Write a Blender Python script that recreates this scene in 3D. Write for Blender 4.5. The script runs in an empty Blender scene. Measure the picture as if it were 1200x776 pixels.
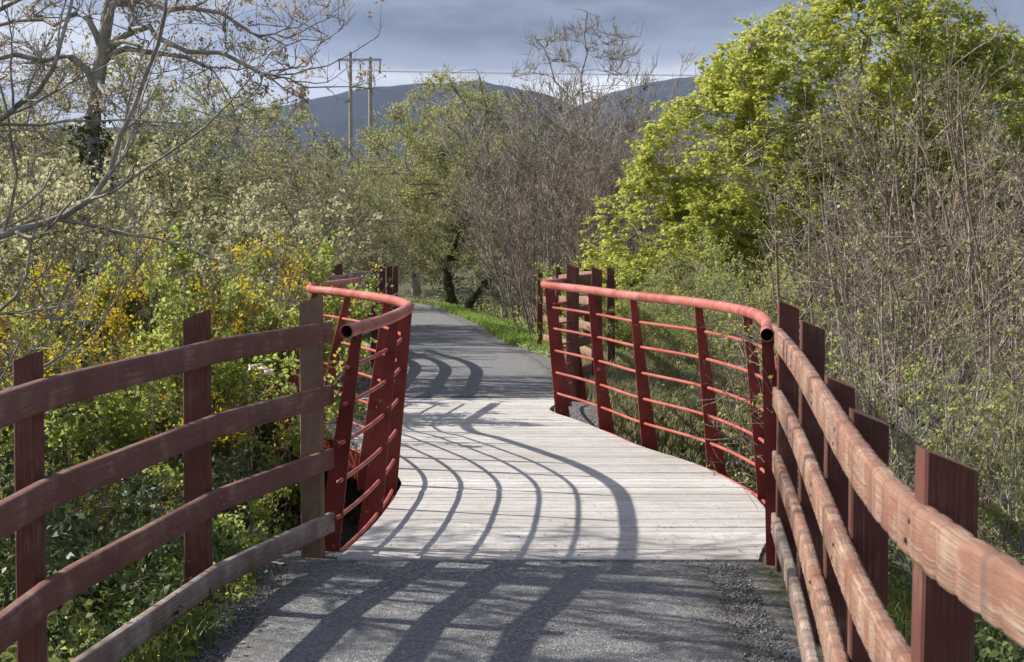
import bpy, math, random
import numpy as np
from mathutils import Vector, Matrix
RNG = np.random.default_rng(7)
random.seed(7)
C = bpy.context.scene.collection
R = math.radians

# ------------------------------------------------------------ camera, light, exposure
FOC, HOR, EYE = 2000.0, 266.0, 1.85
PITCH = math.atan((388 - HOR) / FOC)
cam_d = bpy.data.cameras.new('camera'); cam = bpy.data.objects.new('camera', cam_d); C.objects.link(cam)
cam.location = (0, 0, EYE); cam.rotation_euler = (math.pi / 2 - PITCH, 0, 0)
cam_d.sensor_width = 36; cam_d.lens = FOC / 1200 * 36; cam_d.clip_start = 0.05; cam_d.clip_end = 20000
cam_d.dof.use_dof = True; cam_d.dof.focus_distance = 13.0; cam_d.dof.aperture_fstop = 13
sc = bpy.context.scene; sc.camera = cam
sc.view_settings.view_transform = 'Standard'; sc.view_settings.look = 'None'
sc.view_settings.gamma = 1; sc.view_settings.use_curve_mapping = False
sc.view_settings.exposure = EXPO = 0.62
sc.cycles.max_bounces = 6; sc.cycles.diffuse_bounces = 3; sc.cycles.transmission_bounces = 4
sc.cycles.transparent_max_bounces = 4; sc.cycles.caustics_reflective = False; sc.cycles.caustics_refractive = False
SHX, SHY = 1.50 / 1.27, -0.50 / 1.27           # shadow offset per metre of height
SUN_EL = math.atan(1 / math.hypot(SHX, SHY))
to_sun = Vector((-SHX, -SHY, 1)).normalized()
sun_d = bpy.data.lights.new('sun', 'SUN'); sun_d.energy = 5.0; sun_d.angle = R(0.53); sun_d.color = (1, .94, .85)
sun = bpy.data.objects.new('sun', sun_d); C.objects.link(sun)
sun.rotation_euler = to_sun.to_track_quat('Z', 'Y').to_euler()

def world():
    w = bpy.data.worlds.new('World'); sc.world = w; w.use_nodes = True
    nt = w.node_tree; N = nt.nodes; L = nt.links; N.clear()
    out = N.new('ShaderNodeOutputWorld'); bg = N.new('ShaderNodeBackground'); bg.inputs[1].default_value = 0.1
    sky = N.new('ShaderNodeTexSky'); sky.sky_type = 'NISHITA'; sky.sun_disc = False
    sky.sun_elevation = SUN_EL; sky.sun_rotation = math.atan2(to_sun.x, to_sun.y)
    tc = N.new('ShaderNodeTexCoord'); sep = N.new('ShaderNodeSeparateXYZ'); L.new(tc.outputs['Generated'], sep.inputs[0])
    def noise(scale, sx, sz, det, off=0):
        mp = N.new('ShaderNodeMapping'); mp.inputs['Scale'].default_value = (sx, 1, sz); mp.inputs['Location'].default_value = (off, 0, off)
        n = N.new('ShaderNodeTexNoise'); n.inputs['Scale'].default_value = scale; n.inputs['Detail'].default_value = det; n.inputs['Roughness'].default_value = .55
        L.new(tc.outputs['Generated'], mp.inputs[0]); L.new(mp.outputs[0], n.inputs[0]); return n.outputs[0]
    def ramp(fac, stops):
        r = N.new('ShaderNodeValToRGB'); cr = r.color_ramp; cr.interpolation = 'EASE'
        while len(cr.elements) < len(stops): cr.elements.new(.5)
        for e, (p, c) in zip(cr.elements, stops): e.position = p; e.color = (c[0], c[1], c[2], 1)
        L.new(fac, r.inputs[0]); return r.outputs[0]
    def mix(f, a, b):
        m = N.new('ShaderNodeMix'); m.data_type = 'RGBA'
        for s, v in ((m.inputs[0], f), (m.inputs[6], a), (m.inputs[7], b)):
            if hasattr(v, 'is_linked'): L.new(v, s)
            elif isinstance(v, tuple): s.default_value = (*v, 1)
            else: s.default_value = v
        return m.outputs[2]
    def math_(op, a, b=0., c=None, clamp=False):
        m = N.new('ShaderNodeMath'); m.operation = op; m.use_clamp = clamp
        for s, v in zip(m.inputs, (a, b, c)):
            if v is None: continue
            if hasattr(v, 'is_linked'): L.new(v, s)
            else: s.default_value = v
        return m.outputs[0]
    X, Z = sep.outputs[0], sep.outputs[2]
    n1 = noise(3.0, 1.2, 5, 6, 3.1); n2 = noise(9.0, 1, 3.4, 7, 1.7)
    # elevation profile of the cloud deck: bright band on the horizon, slate above, paler high up
    zz = math_('ADD', Z, math_('MULTIPLY', math_('SUBTRACT', n1, .5), .07))
    zc = math_('MULTIPLY', zz, 2.0, clamp=True)
    s = 10.0
    deck = ramp(zc, [(0, (.55*s, .58*s, .65*s)), (.165, (.52*s, .55*s, .62*s)), (.195, (.23*s, .265*s, .34*s)), (.235, (.098*s, .125*s, .178*s)), (.29, (.125*s, .155*s, .21*s)), (.6, (.15*s, .18*s, .24*s)), (1, (.16*s, .20*s, .28*s))])
    # brighter, broken cloud to the west (left)
    west = math_('MULTIPLY_ADD', X, -7.0, -.5, clamp=True)
    puff = ramp(n2, [(.40, (.19*s, .25*s, .40*s)), (.50, (.38*s, .43*s, .52*s)), (.62, (.72*s, .74*s, .78*s))])
    deck = mix(math_('MULTIPLY', west, .85), deck, puff)
    # soft mottling
    deck = mix(math_('MULTIPLY', ramp(n2, [(.42, (0, 0, 0)), (.60, (1, 1, 1))]), .38), deck, (.29*s, .325*s, .39*s))
    # a white patch of cumulus just over the hills
    low = ramp(math_('MULTIPLY', zz, 2.0, clamp=True), [(.15, (1, 1, 1)), (.20, (0, 0, 0))])
    dx = math_('ABSOLUTE', math_('SUBTRACT', X, .055))
    mid = ramp(dx, [(.012, (1, 1, 1)), (.075, (0, 0, 0))])
    deck = mix(math_('MULTIPLY', math_('MULTIPLY', low, mid), .8), deck, (.85*s, .86*s, .9*s))
    gaps = ramp(noise(2.2, 1, 2, 4, 8.), [(.56, (0, 0, 0)), (.7, (1, 1, 1))])
    above = ramp(Z, [(.25, (0, 0, 0)), (.45, (1, 1, 1))])
    col = mix(math_('MULTIPLY', gaps, above), deck, sky.outputs[0])
    L.new(col, bg.inputs[0]); L.new(bg.outputs[0], out.inputs[0])
    w.cycles.sampling_method = 'MANUAL'; w.cycles.sample_map_resolution = 512
world()

def U(px, py, h=0.):
    """world point where the ray of photo pixel (px, py) meets the plane z = h"""
    f = Vector((0, math.cos(PITCH), -math.sin(PITCH))); u = Vector((0, math.sin(PITCH), math.cos(PITCH)))
    d = f * FOC + Vector((1, 0, 0)) * (px - 600) + u * (388 - py)
    t = (h - EYE) / d.z
    return Vector((0, 0, EYE)) + d * t
def xat(px, Y): return (px - 600) * Y / FOC
def zat(py, Y): return EYE - (py - HOR) * Y / FOC

# ------------------------------------------------------------ materials
MATS = {}
class NT:
    def __init__(s, name):
        m = bpy.data.materials.new(name); m.use_nodes = True; s.m = m; s.N = m.node_tree.nodes; s.L = m.node_tree.links
        s.N.clear(); s.out = s.N.new('ShaderNodeOutputMaterial'); s.b = s.N.new('ShaderNodeBsdfPrincipled')
        s.L.new(s.b.outputs[0], s.out.inputs[0]); s.tc = s.N.new('ShaderNodeTexCoord'); MATS[name] = m
    def vec(s, scale=(1, 1, 1), src='Object', loc=(0, 0, 0)):
        mp = s.N.new('ShaderNodeMapping'); mp.inputs['Scale'].default_value = scale; mp.inputs['Location'].default_value = loc
        s.L.new(s.tc.outputs[src], mp.inputs[0]); return mp.outputs[0]
    def noise(s, scale, det=4, v=None, rough=.55, dist=0):
        n = s.N.new('ShaderNodeTexNoise'); n.inputs['Scale'].default_value = scale; n.inputs['Detail'].default_value = det
        n.inputs['Roughness'].default_value = rough; n.inputs['Distortion'].default_value = dist
        s.L.new(v if v is not None else s.vec(), n.inputs[0]); return n.outputs[0]
    def voro(s, scale, v=None, out='Distance'):
        n = s.N.new('ShaderNodeTexVoronoi'); n.inputs['Scale'].default_value = scale
        s.L.new(v if v is not None else s.vec(), n.inputs[0]); return n.outputs[out]
    def attr(s, name):
        a = s.N.new('ShaderNodeAttribute'); a.attribute_name = name; return a.outputs['Fac']
    def ramp(s, fac, stops, ease='LINEAR'):
        r = s.N.new('ShaderNodeValToRGB'); cr = r.color_ramp; cr.interpolation = ease
        while len(cr.elements) < len(stops): cr.elements.new(.5)
        for e, (p, c) in zip(cr.elements, stops):
            c = (c, c, c) if isinstance(c, (int, float)) else c
            e.position = p; e.color = (*c, 1)
        s.L.new(fac, r.inputs[0]); return r.outputs[0]
    def mix(s, f, a, b, mode='MIX'):
        m = s.N.new('ShaderNodeMix'); m.data_type = 'RGBA'; m.blend_type = mode
        for k, v in ((m.inputs[0], f), (m.inputs[6], a), (m.inputs[7], b)):
            if hasattr(v, 'is_linked'): s.L.new(v, k)
            elif isinstance(v, tuple): k.default_value = (*v, 1)
            else: k.default_value = v
        return m.outputs[2]
    def math(s, op, a, b=0., clamp=False):
        m = s.N.new('ShaderNodeMath'); m.operation = op; m.use_clamp = clamp
        for k, v in zip(m.inputs, (a, b)):
            if hasattr(v, 'is_linked'): s.L.new(v, k)
            else: k.default_value = v
        return m.outputs[0]
    def col(s, v):
        if isinstance(v, tuple): s.b.inputs['Base Color'].default_value = (*v, 1)
        else: s.L.new(v, s.b.inputs['Base Color'])
    def rough(s, v):
        if isinstance(v, float): s.b.inputs['Roughness'].default_value = v
        else: s.L.new(v, s.b.inputs['Roughness'])
    def bump(s, h, strength=.4, dist=.01):
        b = s.N.new('ShaderNodeBump'); b.inputs['Strength'].default_value = strength; b.inputs['Distance'].default_value = dist
        s.L.new(h, b.inputs['Height']); s.L.new(b.outputs[0], s.b.inputs['Normal'])

def mat_steel(name, base, pale, wear):
    n = NT(name); a = n.noise(3.5, 5); b = n.noise(40, 4); c = n.mix(n.ramp(a, [(.35, 0.), (.68, 1.)]), base, pale)
    sp = n.ramp(n.noise(22, 3, v=n.vec(loc=(5, 2, 1))), [(.66, 0.), (.70, 1.)])
    c = n.mix(n.math('MULTIPLY', sp, wear), c, (.42, .33, .27))
    rs = n.ramp(n.noise(11, 5, v=n.vec(loc=(1, 7, 3), scale=(1, 1, .35))), [(.60, 0.), (.72, 1.)])
    c = n.mix(n.math('MULTIPLY', rs, .7), c, (.13, .045, .03))
    n.col(c); n.rough(n.ramp(b, [(.3, .42), (.7, .62)])); n.bump(b, .12, .003); n.b.inputs['Specular IOR Level'].default_value = .35
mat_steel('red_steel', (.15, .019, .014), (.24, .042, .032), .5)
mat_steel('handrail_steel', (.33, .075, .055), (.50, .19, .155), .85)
mat_steel('rod_steel', (.34, .06, .045), (.46, .13, .10), .5)

def mat_timber(name, paint, worn, wood, wornness, kerf=False, scale=1.0):
    """painted, weathered rail or post: UV u runs along the timber in metres, v round it"""
    n = NT(name)
    grain = n.noise(9, 6, v=n.vec((.22, 24, 1), 'UV'), rough=.65, dist=.4)
    grain2 = n.noise(30, 3, v=n.vec((.25, 30, 1), 'UV'))
    patch = n.noise(2.6, 6, rough=.7)
    c = n.mix(n.ramp(patch, [(.30, 0.), (.62, 1.)]), paint, worn)
    wear = n.math('ADD', n.math('MULTIPLY', grain, .6), n.math('MULTIPLY', n.noise(6, 5, v=n.vec(loc=(3, 1, 2))), .5))
    c = n.mix(n.ramp(wear, [(wornness, 0.), (wornness + .13, 1.)]), c, wood)
    c = n.mix(n.ramp(grain2, [(.36, .7), (.5, 0.)]), c, (.05, .025, .02))
    if kerf:
        vv = n.vec((1, .03, 1), 'UV')
        k1 = n.noise(13, 3, v=vv, rough=.6)
        c = n.mix(n.ramp(k1, [(.38, .5), (.47, 0.)]), c, (.075, .045, .045))
        k2 = n.noise(17, 2, v=n.vec((1, .06, 1), 'UV', (4, 0, 0)))
        c = n.mix(n.ramp(k2, [(.58, 0.), (.70, .22)]), c, (.45, .30, .24))
    mold = n.ramp(n.noise(5, 5, v=n.vec(loc=(9, 4, 4))), [(.58, 0.), (.75, .4)])
    c = n.mix(mold, c, (.10, .095, .06))
    n.col(c); n.rough(.78); n.bump(n.math('ADD', grain, n.math('MULTIPLY', grain2, .5)), .45, .004)
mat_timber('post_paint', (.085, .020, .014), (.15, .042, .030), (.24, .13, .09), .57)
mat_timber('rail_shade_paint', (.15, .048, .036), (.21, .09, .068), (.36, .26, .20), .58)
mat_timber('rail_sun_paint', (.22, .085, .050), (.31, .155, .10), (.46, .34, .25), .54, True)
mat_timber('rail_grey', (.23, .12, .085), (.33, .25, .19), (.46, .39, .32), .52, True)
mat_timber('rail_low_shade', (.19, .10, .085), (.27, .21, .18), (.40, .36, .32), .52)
mat_timber('post_bare', (.17, .09, .055), (.27, .17, .105), (.36, .27, .19), .60)

def mat_deck():
    n = NT('deck_board')
    r = n.attr('rnd')
    grain = n.noise(5, 7, v=n.vec((1.1, 26, 1)), rough=.7, dist=.5)
    fine = n.noise(26, 4, v=n.vec((1, 22, 1)))
    blot = n.noise(1.1, 5, rough=.6)
    c = n.ramp(r, [(0, (.42, .395, .375)), (.25, (.60, .575, .555)), (.5, (.51, .49, .475)), (.8, (.65, .63, .61)), (1, (.72, .70, .68))])
    c = n.mix(n.ramp(grain, [(.38, .85), (.52, 0.)]), c, (.27, .24, .215))
    c = n.mix(n.ramp(grain, [(.55, 0.), (.72, .5)]), c, (.66, .64, .61))
    c = n.mix(n.ramp(fine, [(.34, .8), (.46, 0.)]), c, (.16, .135, .115))
    c = n.mix(n.ramp(blot, [(.46, 0.), (.66, .5)]), c, (.34, .31, .265))
    kn = n.voro(5.5, v=n.vec((1, 3.3, 1)))
    c = n.mix(n.ramp(kn, [(.035, .9), (.07, 0.)]), c, (.10, .075, .06))
    n.col(c); n.rough(.82); n.bump(n.math('ADD', grain, fine), .55, .004)
mat_deck()

def mat_asphalt():
    n = NT('path_asphalt')
    st = n.voro(85, out='Color'); stv = n.N.new('ShaderNodeSeparateColor'); n.L.new(st, stv.inputs[0])
    d = n.voro(85); big = n.noise(.9, 6); mid = n.noise(9, 5)
    c = n.ramp(stv.outputs[0], [(0, (.062, .062, .067)), (.5, (.15, .15, .157)), (.85, (.25, .25, .256)), (1, (.42, .415, .41))])
    c = n.mix(n.ramp(big, [(.35, 0.), (.7, .5)]), c, (.21, .207, .205))
    c = n.mix(n.ramp(mid, [(.52, 0.), (.72, .35)]), c, (.095, .092, .09))
    e = n.attr('edge')
    dirt = n.math('MULTIPLY', e, n.ramp(n.noise(6, 6), [(.35, .2), (.6, 1.)]))
    c = n.mix(n.ramp(dirt, [(.25, 0.), (.8, .85)]), c, (.10, .085, .06))
    n.col(c); n.rough(.88); n.bump(n.math('ADD', n.math('MULTIPLY', d, 1.2), mid), .8, .008)
mat_asphalt()

def mat_ground():
    n = NT('soil')
    a = n.noise(.5, 6); b = n.noise(7, 7, rough=.7); c3 = n.voro(34)
    c = n.ramp(b, [(.3, (.045, .034, .020)), (.5, (.10, .078, .048)), (.7, (.17, .14, .09))])
    c = n.mix(n.ramp(a, [(.42, 0.), (.6, .85)]), c, n.ramp(b, [(.3, (.025, .045, .010)), (.7, (.075, .105, .028))]))
    e = n.attr('shoulder')
    gr = n.ramp(n.voro(70, out='Color'), [(0, (.06, .058, .055)), (.6, (.14, .135, .13)), (1, (.27, .26, .25))])
    c = n.mix(n.ramp(n.math('ADD', e, n.math('MULTIPLY', b, .35)), [(.62, 0.), (.85, 1.)]), c, gr)
    n.col(c); n.rough(.95); n.bump(n.math('ADD', b, n.math('MULTIPLY', c3, .4)), .9, .03)
mat_ground()

def mat_hill():
    n = NT('hill_heath_hazed')
    a = n.noise(.0016, 8, rough=.65, v=n.vec((1, .5, 2))); b = n.noise(.012, 7, v=n.vec((1, .4, 3)))
    c = n.ramp(a, [(.35, (.026, .035, .058)), (.55, (.038, .046, .066)), (.72, (.055, .054, .062))])  # heath tones tinted blue: distance haze put into the base colour
    c = n.mix(n.ramp(b, [(.45, 0.), (.7, .6)]), c, (.030, .045, .032))
    n.col(c); n.rough(1.0); n.b.inputs['Specular IOR Level'].default_value = .1
mat_hill()

def mat_bark(name, dark, mid, pale, scale=1., moss=0.):
    n = NT(name)
    a = n.noise(5 * scale, 6, rough=.7); b = n.noise(34 * scale, 5, v=n.vec((1, 1, .3)))
    c = n.ramp(a, [(.32, dark), (.5, mid), (.68, pale)])
    c = n.mix(n.ramp(b, [(.38, .6), (.55, 0.)]), c, dark)
    if moss: c = n.mix(n.ramp(n.noise(2.2, 5, v=n.vec(loc=(3, 3, 3))), [(.45, 0.), (.62, moss)]), c, (.07, .085, .03))
    n.col(c); n.rough(.85); n.bump(n.math('ADD', a, b), .6, .01)
mat_bark('bark_pale', (.16, .14, .12), (.36, .33, .29), (.58, .55, .50), moss=.15)
mat_bark('bark_brown', (.055, .042, .032), (.14, .11, .088), (.25, .21, .175), moss=.3)
mat_bark('bark_dark', (.02, .016, .012), (.055, .043, .032), (.11, .09, .065), moss=.6)
mat_bark('twig_grey', (.09, .072, .058), (.34, .295, .25), (.62, .56, .49), 1.5)
mat_bark('twig_mauve', (.085, .058, .042), (.33, .255, .20), (.60, .52, .43), 1.5)
mat_bark('twig_tan', (.09, .062, .038), (.37, .285, .20), (.64, .55, .43), 1.5)
mat_bark('pole_wood', (.22, .19, .16), (.38, .345, .30), (.52, .49, .44), 1)

def mat_leaf(name, cols, trans=.35, rough=.5, spec=.4):
    """cols: list of colours picked per leaf; translucent leaf blades"""
    n = NT(name); r = n.attr('rnd')
    k = len(cols)
    c = n.ramp(r, [(i / max(1, k - 1), cc) for i, cc in enumerate(cols)])
    patch = n.noise(1.3, 4)
    c = n.mix(n.ramp(patch, [(.35, .0), (.65, .30)]), c, cols[0])
    n.col(c); n.rough(rough); n.b.inputs['Specular IOR Level'].default_value = spec
    if trans:
        t = n.N.new('ShaderNodeBsdfTranslucent'); mx = n.N.new('ShaderNodeMixShader'); mx.inputs[0].default_value = trans
        tcn = n.mix(.5, c, tuple(min(1, x * 1.6) for x in cols[-1])); n.L.new(tcn, t.inputs[0])
        n.L.new(n.b.outputs[0], mx.inputs[1]); n.L.new(t.outputs[0], mx.inputs[2]); n.L.new(mx.outputs[0], n.out.inputs[0])
mat_leaf('leaf_lime', [(.20, .25, .035), (.32, .36, .055), (.45, .465, .085), (.58, .58, .15)], .48)
mat_leaf('leaf_bright', [(.15, .215, .035), (.25, .325, .055), (.36, .43, .085), (.47, .52, .14)], .5)
mat_leaf('leaf_olive', [(.18, .20, .055), (.27, .29, .085), (.36, .38, .13), (.46, .46, .19)], .42)
mat_leaf('leaf_catkin', [(.30, .275, .125), (.42, .385, .19), (.55, .50, .275), (.68, .63, .40)], .4, .7)
mat_leaf('leaf_dark', [(.02, .04, .012), (.035, .07, .016), (.06, .11, .025), (.11, .15, .04)], .15, .5, .3)
mat_leaf('leaf_bramble', [(.05, .085, .02), (.09, .14, .03), (.16, .21, .055), (.30, .32, .11)], .3, .5, .3)
mat_leaf('leaf_rust', [(.28, .19, .125), (.38, .27, .18), (.47, .36, .24), (.55, .46, .32)], .4, .7)
mat_leaf('leaf_litter', [(.07, .05, .03), (.14, .10, .06), (.24, .18, .11), (.34, .28, .19)], .1, .8)
mat_leaf('flower_gorse', [(.66, .45, .01), (.82, .60, .015), (.90, .70, .03)], .3, .6)
mat_leaf('petal_white', [(.62, .60, .55), (.78, .77, .72)], .3, .6)
mat_leaf('grass_blade', [(.045, .085, .012), (.08, .14, .02), (.13, .19, .035), (.24, .24, .10)], .35, .5)
mat_leaf('grass_pale', [(.12, .13, .045), (.20, .20, .085), (.30, .28, .14), (.40, .36, .21)], .3, .6)
mat_leaf('grass_lush', [(.10, .19, .02), (.15, .27, .03), (.22, .34, .045), (.30, .38, .09)], .4, .5)
n = NT('plastic_scrap'); n.col((.72, .62, .56)); n.rough(.4)
n = NT('insulator'); n.col((.16, .13, .12)); n.rough(.3)
n = NT('wire_metal'); n.col((.80, .81, .83)); n.rough(.5)
n = NT('galvanised'); n.col((.40, .43, .47)); n.rough(.45); n.b.inputs['Metallic'].default_value = .6
n = NT('concrete'); a_ = n.noise(4, 6); n.col(n.ramp(a_, [(.3, (.16, .15, .13)), (.7, (.30, .29, .26))])); n.rough(.9); n.bump(a_, .4, .01)
n = NT('stream_water'); n.col((.02, .022, .015)); n.rough(.06); n.bump(n.noise(6, 3), .15, .02)
n = NT('stone_chip'); n.col(n.ramp(n.attr('rnd'), [(0, (.06, .06, .06)), (.6, (.17, .165, .16)), (1, (.38, .37, .35))])); n.rough(.85)

# ------------------------------------------------------------ mesh helpers
def mesh_obj(name, V, F, mat, parent=None, smooth=False, rnd=None, uv=None, attrs=None):
    """V (n,3) array, F: (m,k) array or list of polygon tuples -> ONE linked mesh object"""
    me = bpy.data.meshes.new(name); V = np.asarray(V, dtype=np.float32)
    if isinstance(F, np.ndarray):
        m, k = F.shape
        me.vertices.add(len(V)); me.vertices.foreach_set('co', V.ravel())
        me.loops.add(m * k); me.loops.foreach_set('vertex_index', F.astype(np.int32).ravel())
        me.polygons.add(m); me.polygons.foreach_set('loop_start', np.arange(0, m * k, k, dtype=np.int32))
        me.update(calc_edges=True)
    else: me.from_pydata([tuple(map(float, v)) for v in V], [], F)
    if rnd is not None:
        a = me.attributes.new('rnd', 'FLOAT', 'FACE'); a.data.foreach_set('value', np.asarray(rnd, dtype=np.float32))
    if attrs:
        for kx, vx in attrs.items():
            a = me.attributes.new(kx, 'FLOAT', 'POINT'); a.data.foreach_set('value', np.asarray(vx, dtype=np.float32))
    if uv is not None:
        l = me.uv_layers.new(name='UVMap'); l.data.foreach_set('uv', np.asarray(uv, dtype=np.float32).ravel())
    me.materials.append(MATS[mat])
    if smooth: me.polygons.foreach_set('use_smooth', np.ones(len(me.polygons), dtype=bool))
    me.update()
    o = bpy.data.objects.new(name, me); C.objects.link(o)
    if parent is not None: o.parent = parent
    return o
def tag(o, label=None, cat=None, group=None, kind=None):
    if label: o['label'] = label
    if cat: o['category'] = cat
    if group: o['group'] = group
    if kind: o['kind'] = kind
    return o
def empty(name, loc=(0, 0, 0), rz=0., parent=None):
    o = bpy.data.objects.new(name, None); C.objects.link(o); o.location = loc; o.rotation_euler = (0, 0, rz)
    o.empty_display_size = .3
    if parent is not None: o.parent = parent
    return o
def catmull(pts, step=.08):
    """smooth curve through pts, resampled evenly"""
    P = np.array([tuple(p) for p in pts], float); P = np.vstack([2 * P[0] - P[1], P, 2 * P[-1] - P[-2]])
    out = []
    for i in range(1, len(P) - 2):
        a, b, c, d = P[i - 1:i + 3]
        for t in np.linspace(0, 1, 24, endpoint=False):
            out.append(.5 * ((2 * b) + (c - a) * t + (2 * a - 5 * b + 4 * c - d) * t * t + (3 * b - a - 3 * c + d) * t ** 3))
    out.append(P[-2]); out = np.array(out)
    s = np.r_[0, np.cumsum(np.linalg.norm(np.diff(out, axis=0), axis=1))]
    n = max(2, int(s[-1] / step)); q = np.linspace(0, s[-1], n + 1)
    return np.stack([np.interp(q, s, out[:, k]) for k in range(out.shape[1])], 1)
def tangents(P):
    T = np.gradient(P, axis=0); return T / (np.linalg.norm(T, axis=1, keepdims=True) + 1e-9)
def sweep(P, prof, flip=False, closed_ends=True):
    """sweep a 2-D profile (side, up) along P with z kept up; returns V, F, uv"""
    P = np.asarray(P, float); T = tangents(P); S = np.cross(T, (0, 0, 1)); S /= np.linalg.norm(S, axis=1, keepdims=True)
    Up = np.cross(S, T); m = len(prof); prof = np.asarray(prof, float)
    V = P[:, None] + S[:, None] * prof[None, :, :1] + Up[:, None] * prof[None, :, 1:2]
    s = np.r_[0, np.cumsum(np.linalg.norm(np.diff(P, axis=0), axis=1))]
    pr = np.r_[0, np.cumsum(np.linalg.norm(np.diff(np.vstack([prof, prof[:1]]), axis=0), axis=1))]
    F, uv = [], []
    for i in range(len(P) - 1):
        for j in range(m):
            k = (j + 1) % m
            F.append((i * m + j, (i + 1) * m + j, (i + 1) * m + k, i * m + k))
            uv += [(s[i], pr[j]), (s[i + 1], pr[j]), (s[i + 1], pr[j + 1]), (s[i], pr[j + 1])]
    if closed_ends:
        F.append(tuple(range(m))); uv += [(s[0], v) for v in pr[:m]]
        F.append(tuple(len(P) * m - m + q for q in reversed(range(m)))); uv += [(s[-1], v) for v in pr[:m][::-1]]
    return V.reshape(-1, 3), F, uv
def rrect(w, h, r=.008):
    c = []
    for sx, sy, a0 in ((1, 1, 0), (-1, 1, 90), (-1, -1, 180), (1, -1, 270)):
        for a in (0, 45, 90):
            c.append((sx * (w / 2 - r) + r * math.cos(R(a0 + a)), sy * (h / 2 - r) + r * math.sin(R(a0 + a))))
    return c
def circ(r, n=14): return [(r * math.cos(2 * math.pi * i / n), r * math.sin(2 * math.pi * i / n)) for i in range(n)]
def pipe(P, r, wall, n=16):
    """hollow tube with open ends"""
    V1, F1, u1 = sweep(P, circ(r, n), closed_ends=False); V2, F2, u2 = sweep(P, circ(r - wall, n), closed_ends=False)
    k = len(V1); F = list(F1) + [tuple(k + i for i in reversed(f)) for f in F2]; L_ = len(P)
    for e in (0, L_ - 1):
        for j in range(n):
            q = (j + 1) % n; a = (e * n + j, e * n + q, k + e * n + q, k + e * n + j)
            F.append(a if e == 0 else a[::-1])
    return np.vstack([V1, V2]), F
def box_v(x0, x1, y0, y1, z0, z1):
    V = [(x, y, z) for z in (z0, z1) for y in (y0, y1) for x in (x0, x1)]
    F = [(0, 2, 3, 1), (4, 5, 7, 6), (0, 1, 5, 4), (2, 6, 7, 3), (0, 4, 6, 2), (1, 3, 7, 5)]
    return V, F
class MB:
    def __init__(s): s.V, s.F, s.uv = [], [], []
    def add(s, V, F, uv=None):
        k = len(s.V); s.V += [tuple(v) for v in V]; s.F += [tuple(k + i for i in f) for f in F]
        s.uv += uv if uv else [(0, 0)] * sum(len(f) for f in F)
    def build(s, name, mat, parent=None, smooth=False):
        return mesh_obj(name, s.V, s.F, mat, parent, smooth, uv=s.uv)

# ------------------------------------------------------------ terrain
PATHC = np.array([(-.12, -8), (-.12, 5), (-.08, 9.4), (-.45, 18.4), (-.50, 22), (-.62, 26), (-1.1, 32.5), (-1.95, 41), (-3.7, 53), (-7.0, 60), (-13, 66), (-40, 80)], float)
def pathx(y): return np.interp(y, PATHC[:, 1], PATHC[:, 0])
def halfw(y): return np.interp(y, [0, 6, 9.4, 18.4, 24, 40, 90], [1.30, 1.18, 1.22, 1.15, 1.05, 1.1, 1.1])
def sm(x, a, b):
    t = np.clip((x - a) / (b - a), 0, 1); return t * t * (3 - 2 * t)
def pz(y): return -.55 * sm(y, 19.5, 38)
def gz(x, y):
    x = np.asarray(x, float); y = np.asarray(y, float)
    d = np.abs(x - pathx(y)) - halfw(y); left = x < pathx(y)
    near = 1 - sm(y, 17, 21)
    drop = (near * np.where(left, .85, .9) + (1 - near) * .35) * sm(d, .15, 3.2)
    und = .10 * np.sin(x * 1.3 + y * .7) + .07 * np.sin(x * .6 - y * 1.9 + 1) + .25 * np.sin(x * .11 + 2) * np.sin(y * .09)
    rav = 2.0 * sm(y, 9.75, 11.2) * (1 - sm(y, 14.0, 17.6)) * (1 - .75 * sm(np.abs(x), 2.6, 4.6))
    z = pz(y) - drop + und * sm(d, .1, 2.5) - np.maximum(0, rav - drop * .4)
    return z - .012
def terrain():
    def axis(lo, hi, fine0, fine1, fs, gr):
        a = list(np.arange(fine0, fine1, fs)); s = fs; x = fine1
        while x < hi: a.append(x); s *= gr; x += s
        a.append(hi); s = fs; x = fine0; b = []
        while x > lo: s *= gr; x -= s; b.append(max(x, lo))
        return np.array(sorted(set(b + a)))
    xs = axis(-5000, 5000, -6, 6, .12, 1.12); ys = axis(-60, 7000, 1, 30, .14, 1.08)
    X, Y = np.meshgrid(xs, ys); Z = gz(X, Y)
    far = sm(np.hypot(X, Y), 150, 900); Z = Z * (1 - far) + (-3) * far
    n1, n2 = X.shape; V = np.stack([X, Y, Z], -1).reshape(-1, 3)
    i = np.arange(n1 * n2).reshape(n1, n2)
    F = np.stack([i[:-1, :-1], i[:-1, 1:], i[1:, 1:], i[1:, :-1]], -1).reshape(-1, 4)
    d = np.abs(X - pathx(Y)) - halfw(Y); sh = np.clip(1 - d / .45, 0, 1) * (Y < 70)
    o = mesh_obj('ground', V, F, 'soil', smooth=True, attrs={'shoulder': sh.ravel()}); tag(o, kind='structure')
terrain()
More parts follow.
